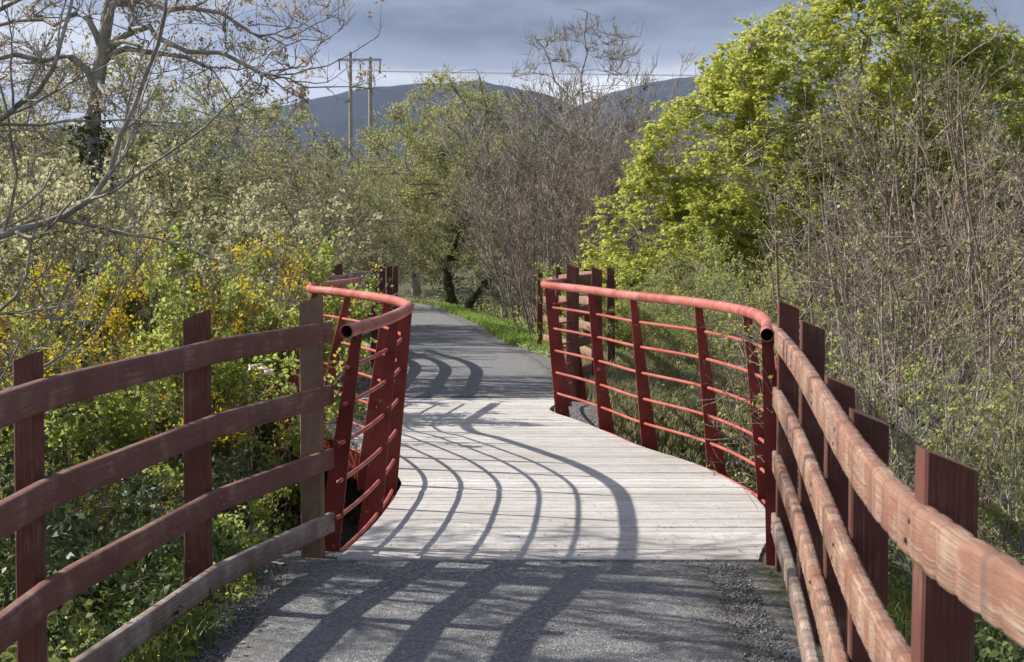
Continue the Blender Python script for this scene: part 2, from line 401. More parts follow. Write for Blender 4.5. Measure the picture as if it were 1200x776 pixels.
def path_mesh(name, y0, y1, step):
    ys = np.arange(y0, y1 + 1e-6, step); us = np.linspace(-1, 1, 25); V, E = [], []
    for i, y in enumerate(ys):
        w = halfw(y)
        for u in us:
            jag = .05 * math.sin(y * 7.3 + u * 2) + .04 * math.sin(y * 17.1) if abs(u) == 1 else 0
            x = pathx(y) + u * (w + jag)
            z = float(pz(y)) + .012 * (1 - u * u) + .002 * math.sin(3 * x + 5 * y)
            if abs(u) == 1: z -= .03
            x -= (1 if y > 50 else 0) * 0
            V.append((x, y, z)); E.append(max(0, (abs(u) - .62) / .38))
    m = len(us); n_ = len(ys)
    i = np.arange(n_ * m).reshape(n_, m)
    F = np.stack([i[:-1, :-1], i[:-1, 1:], i[1:, 1:], i[1:, :-1]], -1).reshape(-1, 4)
    o = mesh_obj(name, V, F, 'path_asphalt', smooth=True, attrs={'edge': E}); tag(o, kind='structure')
path_mesh('path', -3, 9.395, .1); path_mesh('path', 18.425, 70, .25)
def ridge(name, pts, Yr, depth, seed):
    """a range of hills: skyline heights come from pts (photo px, py) turned into real heights at distance Yr"""
    xs = np.linspace(-3400, 3400, 420); rg = np.random.default_rng(seed)
    px = xs / Yr * FOC + 600; P = np.array(pts, float); H = zat(np.interp(px, P[:, 0], P[:, 1]), Yr)
    for k in range(1, 7): H = H + 7 / k ** 1.2 * np.sin(xs * .0016 * 2 ** k + rg.uniform(0, 6))
    vs = np.linspace(-1, .8, 46); V = []
    for v in vs:
        prof = (1 - abs(v) ** 1.5) if v < 0 else 1 - .9 * v * v
        rough_ = np.zeros_like(xs)
        for k in range(1, 6): rough_ += 14 / k * np.sin(xs * .0021 * 2 ** k + v * 5 * k + rg.uniform(0, 6)) * abs(v) ** .7
        V.append(np.stack([xs, np.full_like(xs, Yr + v * depth), H * prof + rough_ * (1 - abs(v)) - 6 * (v <= -.99)], -1))
    V = np.array(V); m = V.shape[1]; i = np.arange(V.shape[0] * m).reshape(-1, m)
    F = np.stack([i[:-1, :-1], i[:-1, 1:], i[1:, 1:], i[1:, :-1]], -1).reshape(-1, 4)
    o = mesh_obj(name, V.reshape(-1, 3), F, 'hill_heath_hazed', smooth=True); tag(o, kind='structure')
ridge('hill', [(-2000, 190), (200, 150), (330, 124), (385, 113), (440, 106), (500, 102), (560, 100), (590, 106), (640, 118), (700, 150), (800, 200), (3000, 230)], 4200, 1700, 3)
ridge('hill', [(-2000, 230), (480, 200), (600, 160), (660, 130), (720, 108), (770, 98), (830, 91), (900, 84), (1100, 70), (1400, 90), (3000, 160)], 5200, 1500, 5)

def sm(x, a, b):
    t = np.clip((x - a) / (b - a), 0, 1); return t * t * (3 - 2 * t)
# ------------------------------------------------------------ footbridge
HT = 1.27     # centre of the handrail
LT = [(U(x, y, HT)) for x, y in [(405.5, 388.8), (437.5, 379.5), (459, 371.8), (475.5, 363.6), (479, 359.0), (470.5, 354.8), (453, 350.5), (428, 346.6), (406.5, 343.7), (388, 341.4), (368, 339.6)]]
LT += [Vector((-1.93, 16.35, HT)), Vector((-1.86, 17.0, HT)), Vector((-1.74, 17.8, HT)), Vector((-1.66, 18.35, HT))]
RT = [(U(x, y, HT)) for x, y in [(899, 392.8), (897, 376.5), (873.6, 365), (813, 354.4), (739, 346.6), (702.7, 341.6), (669, 337.4), (640, 334.2)]]
RT += [Vector((.36, 17.55, HT)), Vector((.52, 18.1, HT)), Vector((.70, 18.6, HT))]
DY0, DY1 = 9.40, 18.42
bridge = empty('footbridge', (0, 14, 0)); bridge_inv = Vector((0, -14, 0))
tag(bridge, 'curved footbridge with pale timber deck and red steel rail parapets crossing the ditch', 'footbridge')
def local(P): return np.asarray([(p[0], p[1] - 14, p[2]) for p in P], float)
def railing(ctrl, side, fins):
    """side -1 left, +1 right. fins: arclength fractions given as y order of control px"""
    rl = empty('railing', (0, 0, 0), parent=bridge)
    P = local(catmull(ctrl, .06)); T = tangents(P)
    out = np.cross(T, (0, 0, 1)) if side > 0 else -np.cross(T, (0, 0, 1))   # outward horizontal normal
    out[:, 2] = 0; out /= np.linalg.norm(out, axis=1, keepdims=True)
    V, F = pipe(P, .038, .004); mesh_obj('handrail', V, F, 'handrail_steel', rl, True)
    s = np.r_[0, np.cumsum(np.linalg.norm(np.diff(P, axis=0), axis=1))]
    for h in (1.05, .84, .62, .40, .19, -.03):
        off = .035 + .08 * (HT - h) / HT
        Q = P + out * off; Q[:, 2] = h; Q = Q[3:-3]
        V, F, u = sweep(Q, circ(.0125, 8)); mesh_obj('rod', V, F, 'rod_steel', rl, True)
    for y in fins:
        i = int(np.argmin(np.abs(P[:, 1] + 14 - y)))
        p, t, o_ = P[i], T[i], out[i]; t = np.array((t[0], t[1], 0)); t /= np.linalg.norm(t)
        e = (.03 if y < 9.8 else .15 if y > 14.5 else 0.) if side < 0 else (-.075 if y < 9.5 else 0.)
        prof = [(-.028, HT - .028), (.030, HT - .028), (.25 + e, -.16), (.24 + e, -.27), (.125 + e, -.27), (.10 + e, -.20), (.082 + e, 0.)]
        V, F = [], []; th = .006
        for sgn in (-1, 1):
            for a, z in prof: q = p + o_ * a + t * th * sgn; V.append((q[0], q[1], z))
        m = len(prof); F = [tuple(range(m)), tuple(reversed(range(m, 2 * m)))] + [(j, m + j, m + (j + 1) % m, (j + 1) % m) for j in range(m)]
        mb = MB(); mb.add(V, F)
        for h in (1.05, .84, .62, .40, .19, -.03):      # collars where the rods pass
            c = p + o_ * (.035 + .08 * (HT - h) / HT); c[2] = h
            Q = np.array([c - t * .014, c + t * .014]); V2, F2, u2 = sweep(Q, circ(.019, 8)); mb.add(V2, F2)
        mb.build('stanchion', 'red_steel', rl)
    # fascia channel just below the deck edge
    Q = P + out * .10; Q = Q[(P[:, 1] + 14 > DY0 + .1) & (P[:, 1] + 14 < DY1 - .1)]; Q[:, 2] = -.17
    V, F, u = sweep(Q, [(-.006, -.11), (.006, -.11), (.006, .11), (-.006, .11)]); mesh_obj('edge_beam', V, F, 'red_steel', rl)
    return P + np.array((0, 14, 0)), out
LP, LO = railing(LT, -1, [9.74, 11.15, 12.15, 13.05, 13.75, 14.9, 15.75, 16.75, 17.6, 18.2])
RP, RO = railing(RT, 1, [9.34, 10.55, 11.65, 13.05, 14.35, 15.65, 16.95, 17.75, 18.3])
def edge_fn(P, O, off):
    Q = P + O * off; o = np.argsort(Q[:, 1]); return lambda y: np.interp(y, Q[o, 1], Q[o, 0])
eL, eR0 = edge_fn(LP, LO, .055), edge_fn(RP, RO, .055)
eR = lambda y: eR0(y) - .09 * (1 - sm(np.asarray(y, float), 9.4, 10.6))
def build_deck():
    rg = np.random.default_rng(4); V, F, rn = [], [], []; y = DY0; pitch = (DY1 - DY0) / 62
    for i in range(62):
        y0 = y + .0035; y1 = y + pitch - .0045; zt = .004 + rg.uniform(-.002, .002); r = rg.uniform()
        a0, a1, b0, b1 = float(eL(y0)), float(eL(y1)), float(eR(y0)), float(eR(y1)); k = len(V)
        tilt = rg.uniform(-.0015, .0015)
        n = 2; b = .004
        top = [(a0, y0 + b, zt + tilt), (b0, y0 + b, zt - tilt), (b1, y1 - b, zt - tilt), (a1, y1 - b, zt + tilt)]
        mid = [(a0, y0, zt - b), (b0, y0, zt - b), (b1, y1, zt - b), (a1, y1, zt - b)]
        bot = [(v[0], v[1], -.045) for v in mid]
        V += [(v[0], v[1] - 14, v[2]) for v in top + mid + bot]
        f = [(0, 1, 2, 3), (11, 10, 9, 8)]
        for q in range(4): w = (q + 1) % 4; f += [(4 + q, 4 + w, w, q), (8 + q, 8 + w, 4 + w, 4 + q)]
        F += [tuple(k + a for a in g) for g in f]; rn += [r] * len(f); y += pitch
    mesh_obj('deck', V, F, 'deck_board', bridge, rnd=rn)
    mb = MB()
    for i in range(62):
        yc = DY0 + (i + .5) * pitch
        for fx in (.10, .5, .90):
            for dy in (-.04, .04):
                x = float(eL(yc)) * (1 - fx) + float(eR(yc)) * fx + rg.normal(0, .008); y_ = yc + dy + rg.normal(0, .004)
                ring = [(x + .0045 * math.cos(q * 1.047), y_ - 14 + .0045 * math.sin(q * 1.047), .0078) for q in range(6)]
                mb.add(ring, [(0, 1, 2, 3, 4, 5)])
    tag(mb.build('screws', 'insulator', bridge), kind='stuff')
    mb = MB()
    for x in (-.55, .15, .8):
        pts = [(x + .5 * float((eL(yy) + eR(yy)) / 2 - .1), yy - 14, -.15) for yy in np.linspace(DY0 + .1, DY1 - .1, 20)]
        V, F, u = sweep(pts, [(-.05, -.10), (.05, -.10), (.05, .10), (-.05, .10)]); mb.add(V, F)
    mb.build('bearer', 'bark_dark', bridge)
    for ya, yb, xa, xb in ((DY0 + .02, DY0 + .40, -1.0, 1.45), (DY1 - .40, DY1 - .02, -1.75, .65)):
        mb = MB(); V, F = box_v(xa, xb, ya - 14, yb - 14, -2.2, -.26); mb.add(V, F)
        V, F = box_v(xa, xb, ya - 14 - .002, yb - 14 + .002, -.262, -.05); mb.add(V, F)
        mb.build('abutment', 'concrete', bridge)
build_deck()

# ------------------------------------------------------------ timber fences
def fence(name, curve, side, posts, heights, rmats, label, pmats=None, kerf=False, rail_h=.115, ext=None):
    """curve: inner face line of the rails (x, y) near to far; side: +1 posts on the right of the rails.
    posts: (x, y, top height above ground zero, width, depth)"""
    ox, oy = posts[0][0], posts[0][1]; f = empty(name, (ox, oy, 0)); tag(f, label, 'fence')
    rg = np.random.default_rng(len(posts) * 7 + int(side))
    for i, h in enumerate(heights):
        pts = [(x, y, h + (pz(y) if y > 19 else 0) + (ext[i] if ext and k == 0 else 0)) for k, (x, y) in enumerate(curve)]
        if kerf: P = catmull(pts, .028)
        else:
            q = np.array(pts); sq = np.r_[0, np.cumsum(np.linalg.norm(np.diff(q, axis=0), axis=1))]; tq = np.linspace(0, sq[-1], 24)
            P = np.stack([np.interp(tq, sq, q[:, k]) for k in range(3)], 1)
        P = P - np.array((ox, oy, 0))
        V, F, uv = sweep(P, rrect(.046, rail_h, .012))
        if kerf:    # saw kerfs that let the rail bend: notches across the face
            V = V.reshape(len(P), -1, 3); T = tangents(P); S = np.cross(T, (0, 0, 1))
            c = P[:, None]; k0 = rg.integers(0, 4); idx = []
            j = k0
            while j < len(P) - 2: idx.append(j); j += int(rg.integers(3, 6))
            for j in idx: V[j] = c[j] + (V[j] - c[j]) * np.array((.80, .80, .955))
            w = 1 + .02 * np.sin(np.arange(len(P)) * .5 + i)[:, None, None]; V[:, :, 2] = c[:, :, 2] + (V[:, :, 2] - c[:, :, 2]) * w[:, :, 0]
            V = V.reshape(-1, 3)
        uv = [(a + i * 3.7, b) for a, b in uv]
        mesh_obj('rail', V, F, rmats[i], f, not kerf or True, uv=uv)
    cv = np.array(curve, float)
    for k, (x, y, top, w, d) in enumerate(posts):
        zb = float(gz(x, y)) - .25; j = int(np.argmin(np.hypot(cv[:, 0] - x, cv[:, 1] - y))); j0, j1 = max(0, j - 1), min(len(cv) - 1, j + 1)
        t = cv[j1] - cv[j0]; t /= np.linalg.norm(t); a = math.atan2(t[1], t[0])
        # local frame: u along the rail, v outward
        vx, vy = (t[1], -t[0]) if side > 0 else (-t[1], t[0]); b = .006; slope = .40 * d; V = []
        ring = [(-d / 2 + b, -w / 2), (d / 2 - b, -w / 2), (d / 2, -w / 2 + b), (d / 2, w / 2 - b), (d / 2 - b, w / 2), (-d / 2 + b, w / 2), (-d / 2, w / 2 - b), (-d / 2, -w / 2 + b)]
        lean = rg.normal(0, .006, 2)
        for z, top_ in ((zb, 0), (top - .3, 0), (top, 1)):
            for (v, u) in ring:
                zz = z - (slope * (v / d + .5) if top_ else 0)
                V.append((x - ox + t[0] * u + vx * v + lean[0] * (z - zb), y - oy + t[1] * u + vy * v + lean[1] * (z - zb), zz))
        m = 8; F = [tuple(reversed(range(m))), tuple(range(2 * m, 3 * m))]; uv = []
        F += [(r * m + q, r * m + (q + 1) % m, (r + 1) * m + (q + 1) % m, (r + 1) * m + q) for r in range(2) for q in range(m)]
        per = np.r_[0, np.cumsum([math.dist(ring[q], ring[(q + 1) % m]) for q in range(m)])]
        for fc in F[:2]: uv += [(k * 5 + .01 * q, ring[q % m][0] + 3) for q in fc]
        for r in range(2):
            for q in range(m):
                za, zc = V[r * m][2], V[(r + 1) * m][2]
                uv += [(za + k * 5, per[q]), (za + k * 5, per[q + 1]), (zc + k * 5, per[q + 1]), (zc + k * 5, per[q])]
        mesh_obj('post', V, F, (pmats[k] if pmats else 'post_paint'), f, uv=uv)
        if y < 12:      # coach bolts through each rail
            c0 = cv[j] + t * float(np.dot(np.array((x, y)) - cv[j], t))
            for h in heights:
                for du, dh in ((-.018, .022), (.018, -.022)):
                    p_ = np.array((c0[0] - ox - vx * .0225 + t[0] * du, c0[1] - oy - vy * .0225 + t[1] * du, h + dh)); q_ = p_ - np.array((vx, vy, 0)) * .004
                    A_, B_, _u = sweep(np.array([p_, q_]), circ(.0065, 8)); mesh_obj('bolt', A_, B_, 'insulator', f)
    return f
def seg_curve(pts, step=.4): return [tuple(p) for p in catmull(pts, step)]
# near left
lf = [(-1.62, 2.6), (-1.70, 4.2), (-1.66, 5.75), (-1.43, 7.9), (-1.035, 9.68)]
lf = [(-1.66, 2.6), (-1.675, 4.2), (-1.665, 6.15), (-1.42, 8.2), (-1.035, 9.68)]
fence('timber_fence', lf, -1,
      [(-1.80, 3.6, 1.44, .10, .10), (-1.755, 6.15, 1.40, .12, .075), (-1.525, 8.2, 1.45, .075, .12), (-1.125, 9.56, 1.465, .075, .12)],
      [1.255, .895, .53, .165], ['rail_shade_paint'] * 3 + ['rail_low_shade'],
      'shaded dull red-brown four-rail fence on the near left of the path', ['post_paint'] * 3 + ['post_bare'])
# near right, curved and sunlit
rf = [(.83, 1.4), (.79, 2.6), (.785, 3.3), (.83, 4.05), (.95, 5.1), (1.10, 6.3), (1.26, 7.6), (1.42, 8.8), (1.50, 9.6)]
rf = [(xat(x, .6 * FOC / (y - 266)), .6 * FOC / (y - 266)) for x, y in [(1330, 790), (1200, 710), (1100, 640), (1040, 583), (1000, 530), (962, 468), (935, 425), (912, 394)]]
rf[0] = (.84, 2.0); rf[-1] = (xat(908, 9.6), 9.6)
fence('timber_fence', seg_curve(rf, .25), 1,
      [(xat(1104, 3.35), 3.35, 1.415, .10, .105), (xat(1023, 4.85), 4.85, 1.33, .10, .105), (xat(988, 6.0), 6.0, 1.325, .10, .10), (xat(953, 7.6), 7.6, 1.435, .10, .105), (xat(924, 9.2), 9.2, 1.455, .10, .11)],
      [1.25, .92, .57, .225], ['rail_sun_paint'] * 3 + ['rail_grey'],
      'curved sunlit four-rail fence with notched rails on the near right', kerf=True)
# far left
fl = [(-2.02, 18.7), (-1.90, 19.6), (-1.92, 20.4), (-1.90, 21.4), (-1.92, 22.9), (-2.12, 25.0), (-2.6, 28.0), (-3.0, 31)]
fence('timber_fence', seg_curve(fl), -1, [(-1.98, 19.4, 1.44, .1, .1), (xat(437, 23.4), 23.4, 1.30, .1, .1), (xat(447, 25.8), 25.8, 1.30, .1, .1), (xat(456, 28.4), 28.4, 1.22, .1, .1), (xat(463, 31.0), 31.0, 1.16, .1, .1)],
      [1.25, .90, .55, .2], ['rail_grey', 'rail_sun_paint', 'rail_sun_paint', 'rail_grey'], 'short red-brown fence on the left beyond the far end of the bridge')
# far right
fr = [(.62, 18.9), (.95, 20.0), (1.08, 21.6), (1.02, 24), (.85, 27.5), (.60, 32.0)]
fence('timber_fence', seg_curve(fr), 1, [(xat(671, 18.2) , 18.2, 1.46, .12, .11), (xat(700, 19.4), 19.4, 1.40, .11, .1), (xat(717, 22.2), 22.2, 1.33, .1, .1), (xat(688, 25.0), 25.0, 1.25, .1, .1), (xat(655, 28.5), 28.5, 1.2, .1, .1), (xat(632, 32.0), 32.0, 1.05, .1, .1)],
      [1.25, .90, .55, .2], ['rail_sun_paint'] * 4, 'red-brown fence on the right beyond the bridge, its pale rails catching the sun')

# ------------------------------------------------------------ vegetation builders (all numpy)
def nrm(v): return v / (np.linalg.norm(v, axis=-1, keepdims=True) + 1e-9)
def tubes(P, Rr, s):
    """P (n,k,3) polylines, Rr (n,k) radii -> V, F (quads)"""
    n, k, _ = P.shape; T = nrm(np.gradient(P, axis=1))
    ref = np.where(np.abs(T[:, :1, 2:3]) > .9, np.array([[[1., 0, 0]]]), np.array([[[0, 0, 1.]]]))
    A = nrm(np.cross(T, ref)); B = np.cross(T, A); a = np.arange(s) * 2 * np.pi / s
    V = P[:, :, None] + (A[:, :, None] * np.cos(a)[:, None] + B[:, :, None] * np.sin(a)[:, None]) * Rr[:, :, None, None]
    i = np.arange(n * k * s).reshape(n, k, s); j = np.roll(i, -1, axis=2)
    F = np.stack([i[:, :-1], j[:, :-1], j[:, 1:], i[:, 1:]], -1).reshape(-1, 4)
    return V.reshape(-1, 3), F
def join(parts):
    V, F, k = [], [], 0
    for v, f in parts: V.append(v); F.append(f + k); k += len(v)
    return np.vstack(V), np.vstack(F)
def kids(rg, P, Rr, count, t0, t1, ang, length, k, rr, up=0., wander=.12, grav=0., tipr=.35, rmin=.0):
    """children polylines of parent polylines"""
    n, m, _ = P.shape; idx = rg.integers(0, n, count); t = rg.uniform(t0, t1, count) * (m - 1)
    i0 = np.minimum(t.astype(int), m - 2); f = (t - i0)[:, None]
    p = P[idx, i0] * (1 - f) + P[idx, i0 + 1] * f; T = nrm(P[idx, i0 + 1] - P[idx, i0])
    rad = Rr[idx, i0] * (1 - f[:, 0]) + Rr[idx, i0 + 1] * f[:, 0]
    Lp = np.linalg.norm(np.diff(P[idx], axis=1), axis=2).sum(1)
    perp = nrm(np.cross(T, rg.normal(size=(count, 3)))); an = np.radians(rg.uniform(*ang, count))[:, None]
    d = nrm(T * np.cos(an) + perp * np.sin(an) + np.array((0, 0, up)))
    Ln = (Lp * rg.uniform(*length, count) * (1 - .45 * t / (m - 1)))[:, None]
    Q = np.empty((count, k, 3)); Q[:, 0] = p
    for j in range(1, k):
        d = nrm(d + rg.normal(0, wander, (count, 3)) + np.array((0, 0, up * .35 - grav * j / k)))
        Q[:, j] = Q[:, j - 1] + d * Ln / (k - 1)
    r0 = np.maximum(rad * rg.uniform(rr * .8, rr * 1.15, count), rmin)
    RR = r0[:, None] * np.linspace(1, tipr, k)[None]
    return Q, np.maximum(RR, rmin * .6)
def leaves(rg, c, size, asp=.55, fold=.15, up=.3, jit=.3, dirs=None):
    """one folded blade per centre; returns V, F, rnd"""
    n = len(c); s = size * rg.uniform(1 - jit, 1 + jit, (n, 1))
    N = nrm(rg.normal(size=(n, 3)) + np.array((0, 0, up * 2)))
    a = nrm(np.cross(N, rg.normal(size=(n, 3)))) if dirs is None else nrm(dirs + rg.normal(0, .35, (n, 3)))
    b = nrm(np.cross(N, a)); N = np.cross(a, b)
    V = np.stack([c, c + a * s * .45 + b * s * asp * .5 + N * s * fold, c + a * s, c + a * s * .45 - b * s * asp * .5 + N * s * fold], 1)
    i = np.arange(n * 4).reshape(n, 4); return V.reshape(-1, 3), i, rg.uniform(0, 1, n)
def on_twigs(rg, P, n, t0=.15, t1=1., spread=.0):
    m = P.shape[1]; idx = rg.integers(0, len(P), n); t = rg.uniform(t0, t1, n) * (m - 1); i0 = np.minimum(t.astype(int), m - 2); f = (t - i0)[:, None]
    return P[idx, i0] * (1 - f) + P[idx, i0 + 1] * f + rg.normal(0, spread, (n, 3)) if spread else P[idx, i0] * (1 - f) + P[idx, i0 + 1] * f
def stems0(rg, n, height, spread, tilt, k=9, r=.03, wander=.07, base=.2, bias=(0, 0), up=.10):
    az = rg.uniform(0, 2 * np.pi, n); rad = base * np.sqrt(rg.uniform(0, 1, n)); tl = np.radians(rg.uniform(tilt[0], tilt[1], n))
    P = np.empty((n, k, 3)); P[:, 0] = np.stack([np.cos(az) * rad, np.sin(az) * rad, np.full(n, -.15)], 1)
    d = np.stack([np.cos(az) * np.sin(tl) * spread + bias[0], np.sin(az) * np.sin(tl) * spread + bias[1], np.cos(tl)], 1); d = nrm(d)
    Ln = (height * rg.uniform(.65, 1.08, n))[:, None]
    for j in range(1, k):
        d = nrm(d + rg.normal(0, wander, (n, 3)) + np.array((0, 0, up))); P[:, j] = P[:, j - 1] + d * Ln / (k - 1)
    return P, (r * rg.uniform(.7, 1.2, n))[:, None] * np.linspace(1, .22, k)[None]
def leaf_part(rg, name, c, size, mat, parent, **kw):
    V, F, r = leaves(rg, c, size, **kw); return mesh_obj(name, V, F, mat, parent, rnd=r)

def make_shrub(name, seed, h, n0, n1, n2, n3, bark, leaf=None, nleaf=0, lsize=.03, spread=1., tilt=(2, 34), r=.02, base=.3, up=.10, twr=.0022, lkw={}, lspread=.012, part='foliage', wander=.10, ang=(18, 48)):
    """many-stemmed shrub: stems part carries stems, branches and twigs; foliage is its own part"""
    rg = np.random.default_rng(seed); root = empty(name)
    P0, R0 = stems0(rg, n0, h, spread, tilt, r=r, base=base, up=up)
    P1, R1 = kids(rg, P0, R0, n1, .12, .92, ang, (.28, .55), 7, .62, up=up, wander=wander, rmin=twr * 1.7)
    P2, R2 = kids(rg, P1, R1, n2, .12, .95, ang, (.3, .7), 5, .62, up=up, wander=wander * 1.2, rmin=twr * 1.2)
    P3, R3 = kids(rg, P2, R2, n3, .05, 1., (15, 55), (.3, .75), 4, .7, up=up, wander=wander * 1.3, rmin=twr)
    V, F = join([tubes(P0, R0, 6), tubes(P1, R1, 4), tubes(P2, R2, 3), tubes(P3, R3, 3)])
    mesh_obj('stems', V, F, bark, root)
    if leaf:
        c = on_twigs(rg, P3, nleaf, .1, 1., lspread); leaf_part(rg, part, c, lsize, leaf, root, **lkw)
    return root, (P0, P1, P2, P3), rg
def copy_tree(o, parent=None):
    c = o.copy(); C.objects.link(c)
    if parent is not None: c.parent = parent
    for ch in [q for q in bpy.data.objects if q.parent == o]: copy_tree(ch, c)
    return c
PROTO = {}
def place(key, X, Y, s=1., rz=None, label=None, cat='shrub', group=None, sz=None, dz=0., tilt=0.):
    """first use moves the original itself, later uses copy it and its parts"""
    o, used = PROTO[key]
    if used: o = copy_tree(o)
    PROTO[key][1] = True
    o.location = (X, Y, float(gz(X, Y)) + dz); o.rotation_euler = (0, tilt, rz if rz is not None else float(RNG.uniform(0, 6.28)))
    o.scale = (s, s, sz if sz else s)
    tag(o, label, cat, group); return o
def proto(key, maker): PROTO[key] = [maker, False]

def blob_sites(rg, blobs, n, shell=.5):
    """points spread through a union of ellipsoids (cx,cy,cz,rx,ry,rz), biased to the outside"""
    w = np.array([b[3] * b[4] * b[5] for b in blobs]) ** .75; k = rg.choice(len(blobs), n, p=w / w.sum()); B = np.array(blobs, float)[k]
    d = nrm(rg.normal(size=(n, 3))); r = rg.uniform(0, 1, n) ** (1 / 3.) * (1 - shell) + shell * rg.uniform(.80, 1.04, n)
    return B[:, :3] + d * r[:, None] * B[:, 3:]
def curve_to(rg, p0, d0, p1, k, bend=.35, wander=.03):
    """polylines from p0 (leaving along d0) to p1"""
    L_ = np.linalg.norm(p1 - p0, axis=1, keepdims=True); c = p0 + nrm(d0) * L_ * bend
    t = np.linspace(0, 1, k)[None, :, None]
    P = p0[:, None] * (1 - t) ** 2 + 2 * c[:, None] * t * (1 - t) + p1[:, None] * t * t
    return P + rg.normal(0, wander, P.shape) * L_[:, None] * np.sin(t * np.pi)
def env_tree(name, seed, trunk, blobs, n1, n2, n3, ntw, bark, r0=.16, tw_len=.35, twr=.003, shell=.5, tw_up=.25, droop=0., attach=(.35, 1.), bark2=None):
    """tree whose limbs reach into given crown volumes. trunk: list of local points"""
    rg = np.random.default_rng(seed); root = empty(name)
    T = catmull(trunk, .25)[None]; RT_ = r0 * np.linspace(1, .45, T.shape[1])[None]; RT_[0, :2] *= 1.25
    S3 = blob_sites(rg, blobs, n3, shell); S2 = blob_sites(rg, blobs, n2, shell * .5); S1 = blob_sites(rg, blobs, n1, .15)
    def near(pts, P):  # attach to the closest of the polylines' nodes that is lower / nearer the trunk
        nodes = P.reshape(-1, 3); m = P.shape[1]; best = np.zeros(len(pts), int)
        dist = np.linalg.norm(pts[:, None] - nodes[None], axis=2) + np.maximum(0, nodes[None, :, 2] - pts[:, None, 2]) * .8
        js = np.arange(len(nodes)) % m; dist = dist + np.where(js < attach[0] * (m - 1), 6., 0.)
        best = dist.argmin(1); return best // m, best % m
    out = [(T, RT_, 10)]; P, Rr = T, RT_
    for S, k, sd, rr, bend in ((S1, 9, 7, .62, .45), (S2, 7, 5, .6, .4), (S3, 6, 4, .62, .35)):
        a, j = near(S, P); p0 = P[a, j]; j2 = np.minimum(j + 1, P.shape[1] - 1); j1 = np.maximum(j2 - 1, 0)
        Q = curve_to(rg, p0, P[a, j2] - P[a, j1] + np.array((0, 0, .05)), S, k, bend, .035)
        r = np.maximum(Rr[a, j] * rr, twr * 1.6); RQ = r[:, None] * np.linspace(1, .42, k)[None]
        out.append((Q, RQ, sd)); P, Rr = Q, RQ
    Q, RQ = kids(rg, P, Rr, ntw, .3, 1., (15, 60), (.5, 1.1), 4, .6, up=tw_up, wander=.12, grav=droop, rmin=twr)
    # cap twig length
    Lq = np.linalg.norm(Q[:, -1] - Q[:, 0], axis=1); f = np.minimum(1, tw_len * rg.uniform(.5, 1.2, len(Lq)) / (Lq + 1e-6))[:, None, None]
    Q = Q[:, :1] + (Q - Q[:, :1]) * f; out.append((Q, RQ, 3))
    V, F = join([tubes(*o) for o in out[:1 if bark2 else 2]]); tr = mesh_obj('trunk', V, F, bark, root, True)
    V, F = join([tubes(*o) for o in out[1 if bark2 else 2:]]); mesh_obj('branches', V, F, bark2 or bark, root)
    return root, out, rg

def ivy_on(rg, P, Rr, n, size, parent, spread=.12, t=(0, 1), mat='leaf_dark'):
    c = on_twigs(rg, P, n, t[0], t[1]); c = c + nrm(rg.normal(size=(n, 3))) * rg.uniform(.3, 1, (n, 1)) * spread
    return leaf_part(rg, 'ivy', c, size, mat, parent, asp=.8)

# ---- protos of shrub kinds
def P_bare(key, seed, h, bark='twig_mauve', n=(11, 110, 800, 3600), leaf='leaf_olive', nl=900, r=.019, twr=.0026, tilt=(2, 26), base=.5, **kw):
    root, _, rg = make_shrub('shrub', seed, h, *n, bark, leaf, nl, kw.pop('ls', .028), tilt=tilt, r=r, twr=twr, base=base, **kw); proto(key, root)
# ---- right sycamores
def sycamore(key, seed, trunk, blobs, n3, ncl, ls):
    root, out, rg = env_tree('sycamore_tree', seed, trunk, blobs, 16, 110, n3, n3 * 2, 'bark_pale', .17, .3, .004, .62)
    tips = np.concatenate([out[3][0][:, -1], out[4][0][:, -1], out[4][0][:, -1], out[4][0][:, -2]]); c0 = tips[rg.integers(0, len(tips), ncl)] + rg.normal(0, .06, (ncl, 3))
    # each cluster: a rosette of drooping young leaves
    m = 7; c = np.repeat(c0, m, 0); az = rg.uniform(0, 6.28, len(c)); d = np.stack([np.cos(az), np.sin(az), rg.uniform(-.9, .1, len(c))], 1)
    c = c + d * .02; V, F, r = leaves(rg, c, ls, .75, .10, .8, .35, d)
    r = np.clip(np.repeat(rg.uniform(0, 1, ncl), m) * .6 + r * .4, 0, 1)
    mesh_obj('crown', V, F, 'leaf_lime', root, rnd=r); return root

# ------------------------------------------------------------ planting
# --- right: lime-green sycamores
sy = sycamore('a', 11, [(0, 0, -.3), (.1, 0, 1.2), (0, .1, 2.4), (.1, 0, 4.0)],
              [(0, 0, 4.9, 2.6, 2.3, 1.9), (-1.9, -.5, 3.6, 1.8, 1.8, 1.6), (-2.9, -.8, 2.3, 1.6, 1.5, 1.2), (1.9, 0, 4.2, 2.0, 1.9, 1.7), (.6, -.6, 5.9, 1.3, 1.3, 1.0), (-.6, -1.0, 2.5, 2.6, 1.6, 1.6), (-3.6, -1, 1.3, 1.1, 1.2, .9), (2.4, -.5, 2.5, 2.0, 1.8, 1.6), (-1.3, -.4, 5.0, 1.2, 1.2, .9), (0, .8, 2.4, 3.0, 1.4, 1.6), (1.0, .6, 1.2, 3.0, 1.4, 1.2)],
              2600, 27000, .072)
sy.location = (5.75, 29, float(gz(5.75, 29))); sy.scale = (1.03, 1, .96); tag(sy, 'large sycamore in fresh lime-green leaf rising behind the right parapet', 'tree')
